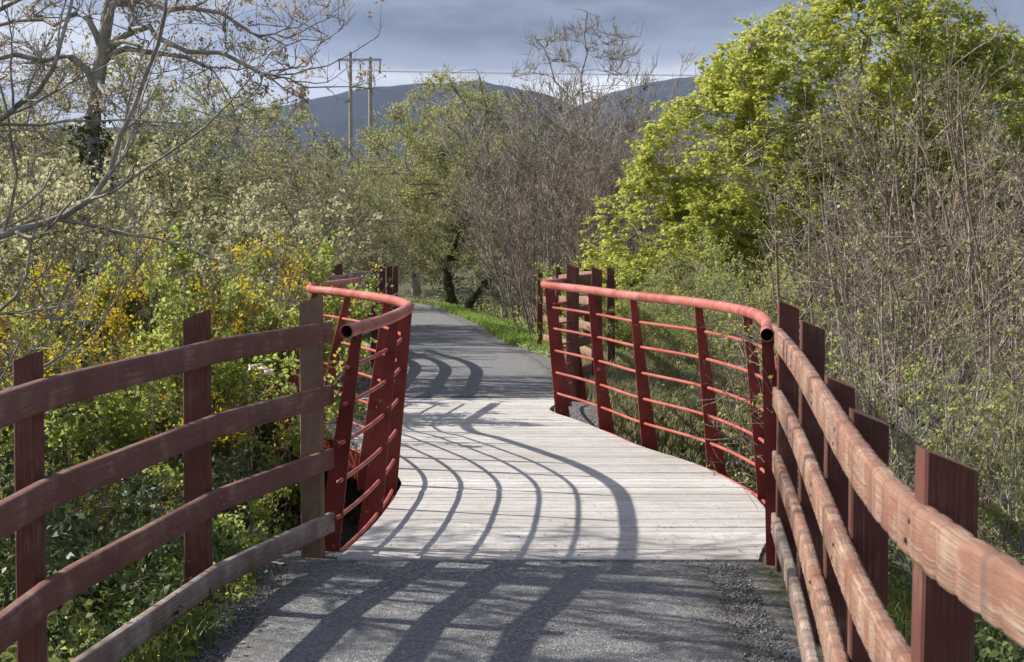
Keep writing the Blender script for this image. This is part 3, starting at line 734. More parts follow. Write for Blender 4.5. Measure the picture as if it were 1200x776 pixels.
sy2 = sycamore('b', 12, [(0, 0, -.3), (0, 0, 1.5), (.2, 0, 3.6)],
               [(0, 0, 4.6, 2.4, 2.0, 1.8), (-1.5, 0, 4.3, 1.3, 1.4, 1.2), (1.8, 0, 4.0, 1.8, 1.8, 1.6), (.3, 0, 2.6, 2.6, 1.8, 1.5)], 1500, 16000, .074)
sy2.location = (9.2, 33, float(gz(9.2, 33))); sy2.scale = (1.2, 1.08, .99); tag(sy2, 'lime-green sycamore at the right edge, partly hidden behind bare brown shrubs', 'tree')

# --- right: bare twiggy scrub, nearest
P_bare('bareR1', 21, 3.9, n=(15, 130, 700, 2300), nl=2000, tilt=(2, 26), base=.7, r=.032, twr=.003, wander=.15, ang=(22, 60), ls=.034, lkw=dict(asp=.8))
P_bare('bareR2', 22, 3.6, n=(14, 130, 700, 2300), nl=1800, tilt=(2, 32), base=.6, r=.034, twr=.003, wander=.16, ang=(22, 62), bark='twig_mauve', ls=.034, lkw=dict(asp=.8))
P_bare('bareR3', 23, 3.0, bark='twig_grey', n=(14, 120, 650, 2000), nl=3400, tilt=(4, 38), base=.8, r=.02, twr=.003, wander=.17, ang=(22, 62), leaf='leaf_bright', ls=.034, lkw=dict(asp=.8))
GR = 'bare twiggy shrubs crowding behind the right fence'
for k, X, Y, s, rz, lb in [
        ('bareR1', xat(1010, 15.5), 15.5, .88, .3, 'bare brown shrub directly behind the curved end of the right handrail'),
        ('bareR2', xat(1075, 12.5), 12.5, .92, 1.1, 'tallest bare grey-brown shrub rising above the right fence posts'),
        ('bareR1', xat(1160, 13.6), 13.6, 1.0, 2.2, 'mauve-brown leafless shrub behind the tall shrub over the right fence'),
        ('bareR3', xat(1130, 10.2), 10.2, .70, 3.0, 'low budding shrub just behind the slanted post top of the right fence'),
        ('bareR2', xat(1225, 11.5), 11.5, 1.0, 4.0, 'bare shrub with pale stems at the right edge above the fence'),
        ('bareR1', xat(1060, 18.5), 18.5, .98, 5.1, 'thin bare shrub standing against the lower crown of the lime sycamore'),
        ('bareR3', xat(1195, 8.6), 8.6, .62, 5.5, 'short twiggy shrub at the right edge below the nearest rail top'),
        ('bareR2', xat(1150, 18.5), 18.5, 1.15, .9, 'tall bare shrub in front of the right-edge sycamore'),
        ('bareR3', xat(965, 18.0), 18.0, .78, 2.5, 'grey budding shrub between the right handrail end and the sycamore'),
        ('bareR1', xat(1235, 16), 16, 1.15, 3.3, 'leafless brown shrub cut by the right edge of the view')]:
    place(k, X, Y, s, rz, lb, 'shrub', GR)

# --- right: hawthorn-like scrub with small green leaves behind the parapet
P_bare('haw1', 31, 2.9, bark='twig_tan', n=(13, 120, 650, 2000), leaf='leaf_bright', nl=9500, tilt=(4, 40), base=.8, r=.018, ls=.045, wander=.15, ang=(22, 60), lspread=.03, lkw=dict(asp=.8))
P_bare('haw2', 32, 2.6, bark='twig_tan', n=(12, 120, 650, 2000), leaf='leaf_olive', nl=9500, tilt=(4, 44), base=.8, r=.018, ls=.045, wander=.15, ang=(22, 60), lspread=.03, lkw=dict(asp=.8))
GH = 'leafy scrub behind the right bridge parapet'
for k, X, Y, s, rz, lb in [
        ('haw1', xat(735, 25.0), 25.0, .46, .4, 'small-leaved green shrub behind the far right fence posts'),
        ('haw2', xat(800, 23.5), 23.5, .50, 1.4, 'olive shrub behind the middle of the right parapet'),
        ('haw1', xat(868, 21.5), 21.5, .60, 2.4, 'bright-budded shrub behind the near half of the right parapet'),
        ('haw2', xat(925, 18.4), 18.4, .72, 3.4, 'olive-leaved shrub behind the end post of the right parapet'),
        ('haw1', xat(1000, 14.4), 14.4, .55, 4.4, 'low green shrub seen between the two tallest right fence posts'),
        ('haw2', xat(1110, 11.4), 11.4, .44, 5.4, 'low olive bush behind the middle right fence posts'),
        ('haw1', xat(700, 29), 29, .66, 5.9, 'green shrub at the foot of the grey scrub right of the path'),
        ('haw2', xat(1180, 9.6), 9.6, .50, .8, 'leafy bush filling the lower right corner behind the fence'),
        ('haw1', xat(840, 27), 27, .45, .1, 'green shrub under the left side of the lime sycamore'),
        ('haw2', xat(760, 19.9), 20.4, .36, 2.0, 'tiny bush on the grass bank behind the right parapet')]:
    place(k, X, Y, s, rz, lb, 'shrub', GH)

# --- centre: grey and mauve bare scrub beside the path
P_bare('mauve1', 41, 5.0, bark='twig_mauve', n=(16, 150, 1000, 4200), nl=700, tilt=(2, 26), base=1.0, r=.03, twr=.006, ls=.05)
P_bare('mauve2', 42, 5.4, bark='twig_grey', n=(15, 150, 1000, 4200), nl=1100, tilt=(2, 28), base=1.0, r=.03, twr=.006, ls=.05)
GM = 'bare grey scrub lining the right side of the far path'
for k, X, Y, s, rz, lb in [
        ('mauve1', xat(662, 38), 38, .98, .2, 'mauve leafless shrub centre right of the path bend'),
        ('mauve1', xat(722, 36), 36, .92, 1.7, 'mauve leafless shrub directly behind the far right fence'),
        ('mauve2', xat(680, 44), 44, 1.22, 3.1, 'taller grey shrub behind the mauve shrubs right of the path'),
        ('mauve2', xat(628, 47), 47, 1.08, 4.2, 'grey shrub just right of the ivy-covered tree'),
        ('mauve2', xat(745, 46), 46, 1.14, 5.3, 'pale grey bare shrub beside the left edge of the sycamore crown'),
        ('mauve1', xat(650, 54), 54, 1.08, .9, 'dim mauve shrub behind the ivy-covered tree'),
        ('mauve2', xat(800, 48), 48, 1.0, 2.6, 'bare grey shrub showing over the left shoulder of the sycamore')]:
    place(k, X, Y, s, rz, lb, 'shrub', GM)
# pale leafless tree sticking above
r_, o_, g_ = env_tree('bare_tree', 51, [(0, 0, -.3), (.1, 0, 2), (0, 0, 4.5)],
                      [(0, 0, 6.6, 1.9, 1.8, 2.4), (.7, 0, 5.0, 2.0, 1.8, 1.6), (-1.0, 0, 5.0, 1.6, 1.6, 1.5)], 14, 110, 900, 3600, 'bark_pale', .12, .6, .007, .4, tw_up=.6)
leaf_part(g_, 'foliage', on_twigs(g_, o_[4][0], 500), .05, 'leaf_catkin', r_)
r_.location = (xat(685, 52), 52, float(gz(4, 52))); r_.scale = (1.25, 1.2, 1.08); tag(r_, 'tall pale leafless tree whose fine twigs top the grey scrub in the centre', 'tree')
# --- centre: ivy-clad tree by the path bend
r_, o_, g_ = env_tree('ivy_clad_tree', 57, [(.1, 0, -.3), (-.1, 0, 1.0), (.25, 0, 2.2), (.7, 0, 3.2)],
                      [(.1, 0, 4.9, 1.7, 1.6, 1.5), (-1.3, 0, 4.0, 1.4, 1.4, 1.4), (.9, 0, 4.0, 1.3, 1.4, 1.5), (-.9, -.4, 2.6, 1.3, 1.2, 1.0), (.3, -.2, 3.0, 1.6, 1.3, 1.2)], 14, 100, 900, 3000, 'bark_dark', .17, .4, .006, .5, bark2='twig_tan')
leaf_part(g_, 'crown', on_twigs(g_, o_[4][0], 24000, .1, 1., .06), .065, 'leaf_olive', r_)
c_ = on_twigs(g_, o_[0][0], 1800, 0, .95) + g_.normal(0, .16, (1800, 3)); leaf_part(g_, 'ivy', c_, .07, 'leaf_dark', r_, asp=.8)
r_.location = (xat(528, 53), 53, float(gz(-1.9, 53))); r_.scale = (1.15, 1.15, 1.15); tag(r_, 'tree with a dark ivy-clad trunk and thin light green crown at the path bend', 'tree')
r_, o_, g_ = env_tree('leaning_tree', 53, [(0, 0, -.3), (.5, 0, .6), (1.3, 0, 1.5), (1.9, 0, 2.6)],
                      [(2.0, 0, 4.0, 1.7, 1.5, 1.5), (1.0, 0, 3.4, 1.3, 1.4, 1.2), (2.6, 0, 2.6, 1.2, 1.3, 1.0)], 10, 70, 500, 1700, 'bark_dark', .13, .4, .007, .4)
leaf_part(g_, 'crown', on_twigs(g_, o_[4][0], 2600, .1, 1., .05), .05, 'leaf_olive', r_)
leaf_part(g_, 'ivy', on_twigs(g_, o_[0][0], 1000, 0, .8) + g_.normal(0, .12, (1000, 3)), .07, 'leaf_dark', r_, asp=.8)
r_.location = (xat(540, 50), 50, float(gz(-1.5, 50))); tag(r_, 'dark trunk leaning right out of the grass beside the ivy-clad tree', 'tree')

# --- olive willows lining the far path and left background
def willow(key, seed, leaf, nl, ls, bark='twig_grey', h=0.):
    r_, o_, g_ = env_tree('willow_tree', seed, [(0, 0, -.3), (.1, 0, 1.2), (-.1, 0, 2.6)],
                          [(0, 0, 3.9, 2.1, 1.9, 1.8), (-1.6, 0, 2.9, 1.6, 1.5, 1.5), (1.5, 0, 2.8, 1.6, 1.5, 1.5), (0, -.5, 1.7, 2.3, 1.5, 1.2)], 16, 120, 900, 4200, bark, .12, .45, .006, .5, tw_up=.45)
    leaf_part(g_, 'crown', on_twigs(g_, o_[4][0], nl, .05, 1., .04), ls, leaf, r_); proto(key, r_)
willow('wilA', 61, 'leaf_olive', 21000, .065); willow('wilB', 62, 'leaf_bright', 17000, .06); willow('wilC', 63, 'leaf_olive', 9000, .05, 'twig_mauve')
GW = 'willows and scrub trees lining the far path'
for k, px, Y, s, rz, lb in [
        ('wilA', 380, 41, .80, .3, 'olive-green willow beneath the utility poles, left of the path'),
        ('wilC', 425, 50, .70, 1.3, 'brown-grey willow between the utility poles and the path'),
        ('wilC', 462, 58, .84, 2.3, 'brownish willow just left of the path end'),
        ('wilB', 488, 66, 1.25, 3.3, 'pale green willow closing the end of the path'),
        ('wilA', 592, 50, 1.0, 2.1, 'sunlit olive tree between the ivy-clad tree and the grey scrub'),
        ('wilA', 562, 60, 1.38, 4.3, 'olive willow behind the ivy-clad tree'),
        ('wilA', 310, 36, 1.0, 5.3, 'olive willow behind the cream-budded scrub, left of the poles'),
        ('wilB', 235, 40, 1.12, .7, 'green willow behind the big bare tree'),
        ('wilC', 345, 31, .72, 1.9, 'low grey-brown willow left of the ivy bush at the bridge end'),
        ('wilA', 120, 38, 1.2, 2.9, 'olive willow behind the trunk of the big bare tree'),
        ('wilC', 30, 34, 1.15, 4.9, 'brown-grey willow at the left edge'),
        ('wilC', 405, 38, .55, 3.9, 'small brown willow at the left verge of the far path'),
        ('wilC', 630, 62, 1.15, .4, 'grey-brown willow behind the centre scrub'),
        ('wilB', 820, 60, 1.2, 1.5, 'pale green willow behind the sycamore'),
        ('wilC', 505, 78, 1.15, 2.2, 'distant brown willow above the path end'),
        ('wilA', 492, 70, .9, 3.2, 'low olive willow closing the gap at the very end of the path'),
        ('wilB', 455, 74, 1.0, 1.2, 'green willow behind the left side of the path end'),
        ('wilA', 520, 84, 1.1, 5.2, 'distant olive willow behind the trunk of the ivy-clad tree')]:
    place(k, xat(px, Y), Y, s, rz, lb, 'tree', GW)

# --- far wood that reads as one mass
def far_wood():
    rg = np.random.default_rng(71); n = 90; x = rg.uniform(-75, 75, n); y = rg.uniform(88, 120, n) + .15 * np.abs(x)
    P, Rr = [], []
    V, F = [], []
    P0 = np.empty((n, 5, 3)); h = rg.uniform(3.6, 5.6, n)
    for j in range(5): P0[:, j] = np.stack([x + rg.normal(0, .1, n), y + rg.normal(0, .1, n), -1 + h * j / 4], 1)
    R0 = np.linspace(.16, .05, 5)[None] * np.ones((n, 1))
    P1, R1 = kids(rg, P0, R0, n * 14, .2, 1, (25, 75), (.35, .7), 5, .6, up=.2, rmin=.02)
    P2, R2 = kids(rg, P1, R1, n * 90, .2, 1, (20, 60), (.4, .9), 4, .6, up=.2, rmin=.012)
    V, F = join([tubes(P0, R0, 5), tubes(P1, R1, 3), tubes(P2, R2, 3)]); w = mesh_obj('far_wood', V, F, 'twig_mauve'); tag(w, 'far-off brown and olive wood along the foot of the hills', 'wood', kind='stuff')
    leaf_part(rg, 'foliage', on_twigs(rg, P2, 42000, .2, 1, .2), .18, 'leaf_olive', w)
far_wood()

# --- left: big bare tree with rusty opening buds
r_, o_, g_ = env_tree('ash_tree', 81, [(0, 0, -.3), (.05, 0, 1.6), (-.05, .1, 3.0), (.15, 0, 4.3), (.35, 0, 5.4)],
                      [(.2, 0, 6.1, 2.3, 2.0, 1.6), (-1.8, 0, 5.4, 1.8, 1.7, 1.6), (1.7, -.2, 5.1, 1.7, 1.6, 1.3), (2.75, -.4, 4.1, 1.15, 1.3, .75), (1.5, -.4, 3.6, 1.4, 1.3, .7), (-2.2, 0, 3.8, 1.6, 1.5, 1.1), (.3, -.3, 4.3, 1.6, 1.2, 1.1)],
                      15, 100, 800, 3600, 'bark_pale', .15, .45, .0045, .45, tw_up=.35)
tips = o_[4][0][:, -1]; c_ = tips[g_.integers(0, len(tips), 1500)]; c_ = np.repeat(c_, 6, 0) + g_.normal(0, .025, (9000, 3))
leaf_part(g_, 'buds', c_, .055, 'leaf_rust', r_)
c_ = on_twigs(g_, o_[0][0], 2600, .1, .62) + g_.normal(0, .13, (2600, 3)); leaf_part(g_, 'ivy', c_, .075, 'leaf_dark', r_, asp=.8)
r_.location = (xat(112, 22), 22, float(gz(-5.4, 22))); tag(r_, 'large bare tree on the left with ivy on its trunk and rusty opening buds', 'tree')

# --- left: near leafless tree whose limbs cross the left edge and whose twigs dapple the path
def near_tree():
    rg = np.random.default_rng(83); root = empty('leafless_tree', (-5.6, 10.6, 0)); o = np.array((-5.6, 10.6, 0)); zb = float(gz(-5.6, 10.6))
    tr = catmull([(0, 0, zb - .3), (.15, 0, .2), (.1, -.1, 1.6), (-.1, -.1, 3.0), (.2, 0, 4.4), (.1, 0, 5.6)], .2)[None]
    RTr = .13 * np.linspace(1, .3, tr.shape[1])[None]
    def W(px, py, Y): return np.array((xat(px, Y), Y, zat(py, Y))) - o
    limbs = [[tr[0, 6], W(-160, 330, 10.5), W(0, 279, 10.5), W(60, 255, 10.4), W(118, 222, 10.4), W(142, 165, 10.3), W(172, 100, 10.3), W(196, 30, 10.2), W(205, -60, 10.2)],
             [tr[0, 9], W(-150, 200, 10.0), W(0, 140, 9.8), W(55, 100, 9.6), W(85, 20, 9.6), W(100, -60, 9.5)],
             [tr[0, 5], W(-140, 420, 9.8), W(-10, 365, 9.6), (W(28, 330, 9.5)), W(40, 280, 9.5), W(52, 235, 9.4)],
             [tr[0, 4], W(-120, 520, 9.4), W(10, 455, 9.0), W(55, 425, 8.9), W(95, 405, 8.9), W(118, 385, 8.8), W(133, 345, 8.8)],
             [tr[0, 4], W(-130, 500, 9.8), W(10, 430, 9.4), W(50, 395, 9.3), W(75, 345, 9.3), W(98, 285, 9.2)],
             [tr[0, 12], W(-110, 80, 10.2), W(-20, 30, 10.2), W(60, -20, 10.1), W(130, -90, 10)],
             [tr[0, 14], (1.2, -.4, 4.2), (2.3, -.8, 4.9), (3.2, -1.2, 5.3), (3.9, -1.5, 5.4)],
             [tr[0, 16], (.9, -1.3, 4.8), (1.5, -2.4, 5.4), (2.1, -3.3, 5.6)],
             [tr[0, 18], (-.2, .9, 5.2), (.6, 1.8, 5.9), (1.2, 2.4, 6.3)],
             [tr[0, 13], (-.9, -1.0, 3.9), (-1.3, -2.2, 4.6), (-1.2, -3.2, 5.2)],
             [tr[0, 15], (1.4, -.2, 4.4), (2.6, .2, 4.7), (3.6, .3, 5.2)],
             [tr[0, 11], (1.0, -1.6, 3.6), (1.8, -2.8, 4.1), (2.2, -3.9, 4.6)],
             [tr[0, 16], (1.1, -.9, 4.7), (2.1, -1.8, 5.2), (2.8, -2.7, 5.4)]]
    rr = [.042, .036, .028, .020, .018, .036, .040, .034, .034, .032, .036, .034, .034]
    P1 = []; R1 = []
    for L_, r in zip(limbs, rr):
        q = catmull(L_, .1); s = np.linspace(0, len(q) - 1, 26); q = np.stack([np.interp(s, np.arange(len(q)), q[:, k]) for k in range(3)], 1)
        P1.append(q); R1.append(r * np.linspace(1, .22, 26))
    P1 = np.array(P1) + rg.normal(0, .008, (len(P1), 26, 3)); R1 = np.array(R1)
    P2, R2 = kids(rg, P1, R1, 170, .25, .98, (20, 60), (.16, .42), 8, .6, up=.12, wander=.13, rmin=.0045)
    P3, R3 = kids(rg, P2, R2, 650, .15, 1., (20, 60), (.25, .6), 6, .62, up=.12, wander=.14, rmin=.003)
    P4, R4 = kids(rg, P3, R3, 1500, .1, 1., (20, 60), (.25, .6), 4, .7, up=.10, wander=.15, rmin=.0022)
    V, F = tubes(tr, RTr, 10); mesh_obj('trunk', V, F, 'bark_pale', root, True)
    V, F = join([tubes(P1, R1, 7), tubes(P2, R2, 5), tubes(P3, R3, 4), tubes(P4, R4, 3)]); mesh_obj('branches', V, F, 'bark_pale', root, True)
    tips = P4[:, -1]; c = np.repeat(tips[rg.integers(0, len(tips), 420)], 4, 0) + rg.normal(0, .012, (1680, 3)); leaf_part(rg, 'buds', c, .028, 'leaf_rust', root)
    tag(root, 'near leafless tree at the left edge, pale limbs reaching in over the fence', 'tree')
near_tree()
# another off-frame hawthorn by the left fence that shades the near path
r_, o_, g_ = env_tree('bare_hawthorn', 84, [(0, 0, -.3), (.1, 0, 1.4), (0, .1, 2.8)], [(.2, 0, 3.8, 1.5, 1.6, 1.1), (-.6, .4, 3.0, 1.2, 1.4, 1.0), (1.0, -.5, 4.0, 1.0, 1.1, .8)], 10, 70, 600, 2900, 'bark_brown', .10, .45, .004, .4, tw_up=.3)
leaf_part(g_, 'foliage', on_twigs(g_, o_[4][0], 2500, .2, 1., .02), .035, 'leaf_olive', r_)
r_.location = (-5.3, 10.4, float(gz(-5.3, 10.4)) + .2); r_.scale = (1.2, 1.2, 1.2); tag(r_, 'bare hawthorn outside the left edge whose twigs dapple the near path', 'tree')

# --- left: cream-budded willow scrub
P_bare('cat1', 91, 2.7, bark='bark_brown', n=(14, 150, 1000, 3600), leaf='leaf_catkin', nl=17000, tilt=(4, 42), base=.9, r=.014, ls=.050, twr=.003, lspread=.02, wander=.14, ang=(22, 58), lkw=dict(asp=.85))
P_bare('cat2', 92, 2.9, bark='bark_brown', n=(14, 150, 1000, 3600), leaf='leaf_catkin', nl=16000, tilt=(4, 38), base=.9, r=.014, ls=.052, twr=.003, lspread=.02, wander=.14, ang=(22, 58), lkw=dict(asp=.85))
GC = 'cream-budded willow scrub on the left bank'
for k, px, Y, s, rz, lb in [
        ('cat1', 15, 17.8, .98, .1, 'cream-budded willow bush at the left edge behind the leafless limbs'),
        ('cat2', 75, 18.5, 1.0, 1.2, 'cream-budded willow bush behind the largest yellow gorse'),
        ('cat1', 140, 18.5, 1.05, 2.3, 'cream-budded willow bush at the foot of the ivy-trunked bare tree'),
        ('cat2', 205, 19.5, 1.02, 3.4, 'cream-budded willow bush above the bright green bush'),
        ('cat1', 225, 23, .9, 4.5, 'cream-budded willow bush above the yellow gorse near the bridge'),
        ('cat2', 300, 27, .8, 5.6, 'small cream-budded willow bush nearest the far end of the bridge'),
        ('cat1', -10, 22, 1.3, 2.9, 'tall cream-budded willow behind the others at the left edge'),
        ('cat2', 230, 26, 1.12, .6, 'cream-budded willow in the row behind, right of the bare tree')]:
    place(k, xat(px, Y), Y, s, rz, lb, 'shrub', GC)
# --- left: bright green bushes
P_bare('grn1', 95, 1.9, bark='twig_tan', n=(14, 120, 800, 2600), leaf='leaf_bright', nl=14000, tilt=(4, 46), base=.8, r=.010, ls=.040, twr=.002, lspread=.025, wander=.14, lkw=dict(asp=.75))
GG = 'bright green bushes on the left bank'
for px, Y, s, rz, lb in [(185, 15.2, 1.18, .4, 'bright green bush right of the largest yellow gorse'), (238, 15.8, 1.2, 1.6, 'bright green bush behind the second fence post'),
                         (296, 17.0, .95, 2.8, 'bright green bush mixed with yellow gorse beside the bridge'), (215, 13.6, .9, 4.0, 'lower green bush just above the top rail at the second post'), (312, 19.5, .45, 5.0, 'small green bush against the far left corner of the bridge'),
                         (150, 12.8, .75, 5.4, 'low green bush right of the first fence post')]:
    place('grn1', xat(px, Y), Y, s, rz, lb, 'bush', GG)
# --- gorse in flower
def gorse(key, seed, h, nf, nl):
    root, Ps, rg = make_shrub('gorse_bush', seed, h, 14, 120, 700, 2600, 'twig_tan', 'leaf_bramble', nl, .030, tilt=(4, 44), r=.011, base=.5, twr=.0025, lkw=dict(asp=.25))
    top = Ps[3][:, 1:].reshape(-1, 3); top = top[top[:, 2] > np.quantile(top[:, 2], .62)]; sp = top[rg.integers(0, len(top), nf // 9)]
    c = np.repeat(sp, 9, 0) + rg.normal(0, .028, (len(sp) * 9, 3)); leaf_part(rg, 'flowers', c, .026, 'flower_gorse', root, asp=.9); proto(key, root)
gorse('gor1', 97, 1.75, 3000, 4500); gorse('gor2', 98, 1.5, 1300, 4200)
GO = 'yellow-flowered gorse on the left bank'
for k, px, Y, s, rz, lb in [('gor1', 85, 15.6, 1.16, .3, 'large gorse bush covered in yellow flowers above the first fence post'), ('gor1', 128, 16.0, 1.22, 1.5, 'yellow gorse bush between the first two fence posts'),
                            ('gor2', 285, 15.6, 1.38, 2.5, 'sparser yellow gorse amid green bushes beside the bridge'), ('gor2', 318, 17.2, 1.22, 3.5, 'yellow-topped gorse left of the far bridge corner'), ('gor1', 325, 23.0, .55, 4.5, 'small yellow gorse at the far left corner of the handrail'),
                            ('gor2', 72, 9.6, .50, 5.5, 'tiny gorse seen between the lower left rails')]:
    place(k, xat(px, Y), Y, s, rz, lb, 'gorse', GO)
# --- ivy bush at the far left bridge corner
root, Ps, rg = make_shrub('ivy_bush', 99, 1.9, 10, 70, 350, 900, 'bark_dark', 'leaf_dark', 9000, .06, tilt=(3, 30), r=.02, base=.3, twr=.003, lkw=dict(asp=.8), lspread=.06)
root.location = (xat(394, 28), 28, float(gz(-2.9, 28))); root.scale = (1., 1., 1.); tag(root, 'dark glossy ivy bush beyond the far left corner of the bridge', 'bush')
# --- ivy column in the right scrub
root = empty('ivy_column', (xat(1088, 11.0), 11.0, float(gz(2.7, 11)))); rg = np.random.default_rng(100)
P0 = catmull([(0, 0, -.2), (.05, 0, .8), (-.06, 0, 1.6), (-.02, 0, 2.6), (.1, 0, 3.2)], .2)[None]; V, F = tubes(P0, .03 * np.linspace(1, .4, P0.shape[1])[None], 7)
mesh_obj('stems', V, F, 'bark_pale', root, True); c_ = on_twigs(rg, P0, 900, .2, .9) + rg.normal(0, .075, (900, 3)); leaf_part(rg, 'foliage', c_, .055, 'leaf_dark', root, asp=.8)
tag(root, 'pale stem wrapped in dark glossy ivy among the bare shrubs behind the right fence', 'climbing plant')

# --- brambles below the fence
def bramble(key, seed, leaf, nl, ls):
    rg = np.random.default_rng(seed); root = empty('bramble_bush')
    P0, R0 = stems0(rg, 26, 1.5, 1.2, (15, 70), r=.006, base=.6, up=-.08, wander=.12, k=10)
    P1, R1 = kids(rg, P0, R0, 160, .1, 1, (20, 70), (.3, .6), 6, .7, up=0, wander=.15, grav=.2, rmin=.002)
    P2, R2 = kids(rg, P1, R1, 500, .1, 1, (20, 70), (.3, .7), 4, .7, up=0, wander=.15, rmin=.0015)
    V, F = join([tubes(P0, R0, 5), tubes(P1, R1, 3), tubes(P2, R2, 3)]); mesh_obj('stems', V, F, 'twig_tan', root)
    c = np.vstack([on_twigs(rg, P1, nl // 3, .1, 1, .05), on_twigs(rg, P2, nl - nl // 3, .1, 1, .05)]); leaf_part(rg, 'foliage', c, ls, leaf, root, asp=.7, up=.6); proto(key, root)
bramble('br1', 111, 'leaf_dark', 8500, .044); bramble('br2', 112, 'leaf_bramble', 7500, .042)
GB = 'bramble bushes tangled over the ditch banks'
k_ = 0
spots = [('br1', -2.35, 9.2), ('br1', -2.9, 10.2), ('br2', -3.6, 9.4), ('br1', -2.3, 11.0), ('br2', -3.3, 11.6), ('br1', -4.2, 10.8), ('br2', -2.6, 12.8), ('br1', -2.4, 13.4), ('br2', -4.6, 12.6), ('br1', -2.9, 8.1), ('br2', -3.5, 7.2), ('br1', -2.6, 14.6), ('br2', -3.3, 13.8), ('br1', -2.9, 6.2), ('br1', -5.0, 9.6), ('br2', -2.3, 15.8), ('br2', -3.3, 15.6)]
names_l = ['dark glossy bramble below the bare wooden end post of the left fence', 'dark bramble behind the gap between the second and third left fence posts', 'green bramble behind the second left fence post',
           'dark bramble in the ditch beside the left parapet', 'green bramble in the ditch behind the scrap of litter', 'dark bramble below the large gorse', 'green bramble on the ditch side under the green bushes',
           'dark bramble under the left edge of the deck', 'green bramble below the willow scrub', 'dark bramble behind the lower rails, right of the first left post', 'green bramble behind the lower rails at the first left post',
           'dark bramble deep in the ditch by the left bridge edge', 'green bramble in the ditch among the bright bushes', 'dark bramble at the lower left corner', 'dark bramble at the left edge below the willow scrub',
           'green bramble near the far left bridge corner', 'green bramble behind the far left stanchions']
for (k, X, Y), lb in zip(spots, names_l): place(k, X - .45, Y, float(RNG.uniform(.8, 1.15)), None, lb, 'bramble', GB)
spots = [('br2', 2.9, 11.6), ('br1', 3.2, 12.6), ('br2', 2.7, 8.6), ('br1', 3.0, 9.8), ('br2', 2.3, 6.6), ('br1', 2.9, 7.4), ('br2', 2.7, 13.8), ('br2', 1.9, 14.2), ('br1', 2.9, 15.0), ('br2', 3.8, 13.8), ('br2', 2.2, 5.2)]
names_r = ['green bramble behind the nearest tall post of the right parapet', 'dark bramble under the bare shrubs past the right parapet end', 'green bramble behind the tallest right fence posts', 'dark bramble below the ivy-wrapped stem',
           'green bramble behind the right fence near the lower right corner', 'dark bramble in the shade at the lower right', 'green bramble below the middle stanchions of the right parapet', 'green bramble in the ditch under the right deck edge',
           'dark bramble in the ditch right of the bridge', 'green bramble at the foot of the scrub right of the bridge', 'green bramble behind the nearest right fence post']
for (k, X, Y), lb in zip(spots, names_r): place(k, X + .6, Y, float(RNG.uniform(.6, .8)), None, lb, 'bramble', GB)

# ------------------------------------------------------------ ground cover (stuff)
def blades(name, pts, h, w, mat, label, cat, lean=.45, jit=.5, seed=1):
    rg = np.random.default_rng(seed); n = len(pts); H = h * rg.uniform(1 - jit, 1 + jit, (n, 1)); az = rg.uniform(0, 6.28, n)
    d = np.stack([np.cos(az), np.sin(az), np.zeros(n)], 1); s = np.stack([-d[:, 1], d[:, 0], np.zeros(n)], 1) * w * rg.uniform(.6, 1.3, (n, 1))
    ln = lean * rg.uniform(.2, 1.4, (n, 1)); m = pts + d * H * ln * .3 + np.array((0, 0, .6)) * H; t = pts + d * H * ln + np.array((0, 0, 1.)) * H * (1 - .25 * ln)
    V = np.stack([pts - s, pts + s, m + s * .7, m - s * .7, t], 1).reshape(-1, 3); i = np.arange(n)[:, None] * 5
    F = np.vstack([i + np.array([[0, 1, 2, 3]]), i + np.array([[3, 2, 4, 4]])])
    tri = i + np.array([[3, 2, 4]]); V2 = V
    me_f = [tuple(f) for f in (i + np.array([[0, 1, 2, 3]])).tolist()] + [tuple(f) for f in tri.tolist()]
    r = rg.uniform(0, 1, n); o = mesh_obj(name, V2, me_f, mat, rnd=np.r_[r, r]); tag(o, label, cat, kind='stuff'); return o
def scatter(rg, n, x0, x1, y0, y1, keep):
    x = rg.uniform(x0, x1, n); y = rg.uniform(y0, y1, n); k = keep(x, y); x, y = x[k], y[k]
    return np.stack([x, y, gz(x, y)], 1)
rg = np.random.default_rng(5)
def dside(x, y): return np.abs(x - pathx(y)) - halfw(y)
def clump(x, y, f=1.): return .5 + .5 * np.sin(x * 5.1 * f + 2 * np.sin(y * 3.3 * f)) * np.sin(y * 4.3 * f + 1.5 * np.sin(x * 2.9 * f))
# verge right of the far path: lush short grass
p = scatter(rg, 130000, -5, 4, 20, 60, lambda x, y: (x > pathx(y)) & (dside(x, y) > .10 + .12 * clump(x, y)) & (dside(x, y) < 2.4))
blades('verge_grass', p, .11, .012, 'grass_lush', 'lush short green grass on the verge right of the far path', 'grass', seed=2)
p = scatter(rg, 26000, -9, 0, 19, 60, lambda x, y: (x < pathx(y)) & (dside(x, y) > .05) & (dside(x, y) < 1.8))
blades('verge_grass', p, .13, .010, 'grass_blade', 'mixed grass on the verge left of the far path', 'grass', seed=3)
p = scatter(rg, 60000, .2, 4.5, 16.2, 25, lambda x, y: (x > pathx(y)) & (dside(x, y) > .12))
blades('bank_grass', p, .16, .010, 'grass_pale', 'pale tufted grass on the bank behind the right parapet', 'grass', seed=4)
p = scatter(rg, 26000, -3.2, -.9, 3, 10, lambda x, y: (dside(x, y) > .02 + .18 * clump(x, y)) & (clump(x, y, .7) > .3))
blades('rough_grass', p, .13, .005, 'grass_blade', 'rough dark green grass under the left fence', 'grass', seed=6)
p = scatter(rg, 26000, .8, 5, 3, 16, lambda x, y: (dside(x, y) > .35 + .2 * clump(x, y)) & (clump(x, y, .8) > .35))
blades('rough_grass', p, .17, .006, 'grass_blade', 'rough grass behind the right fence', 'grass', seed=7)
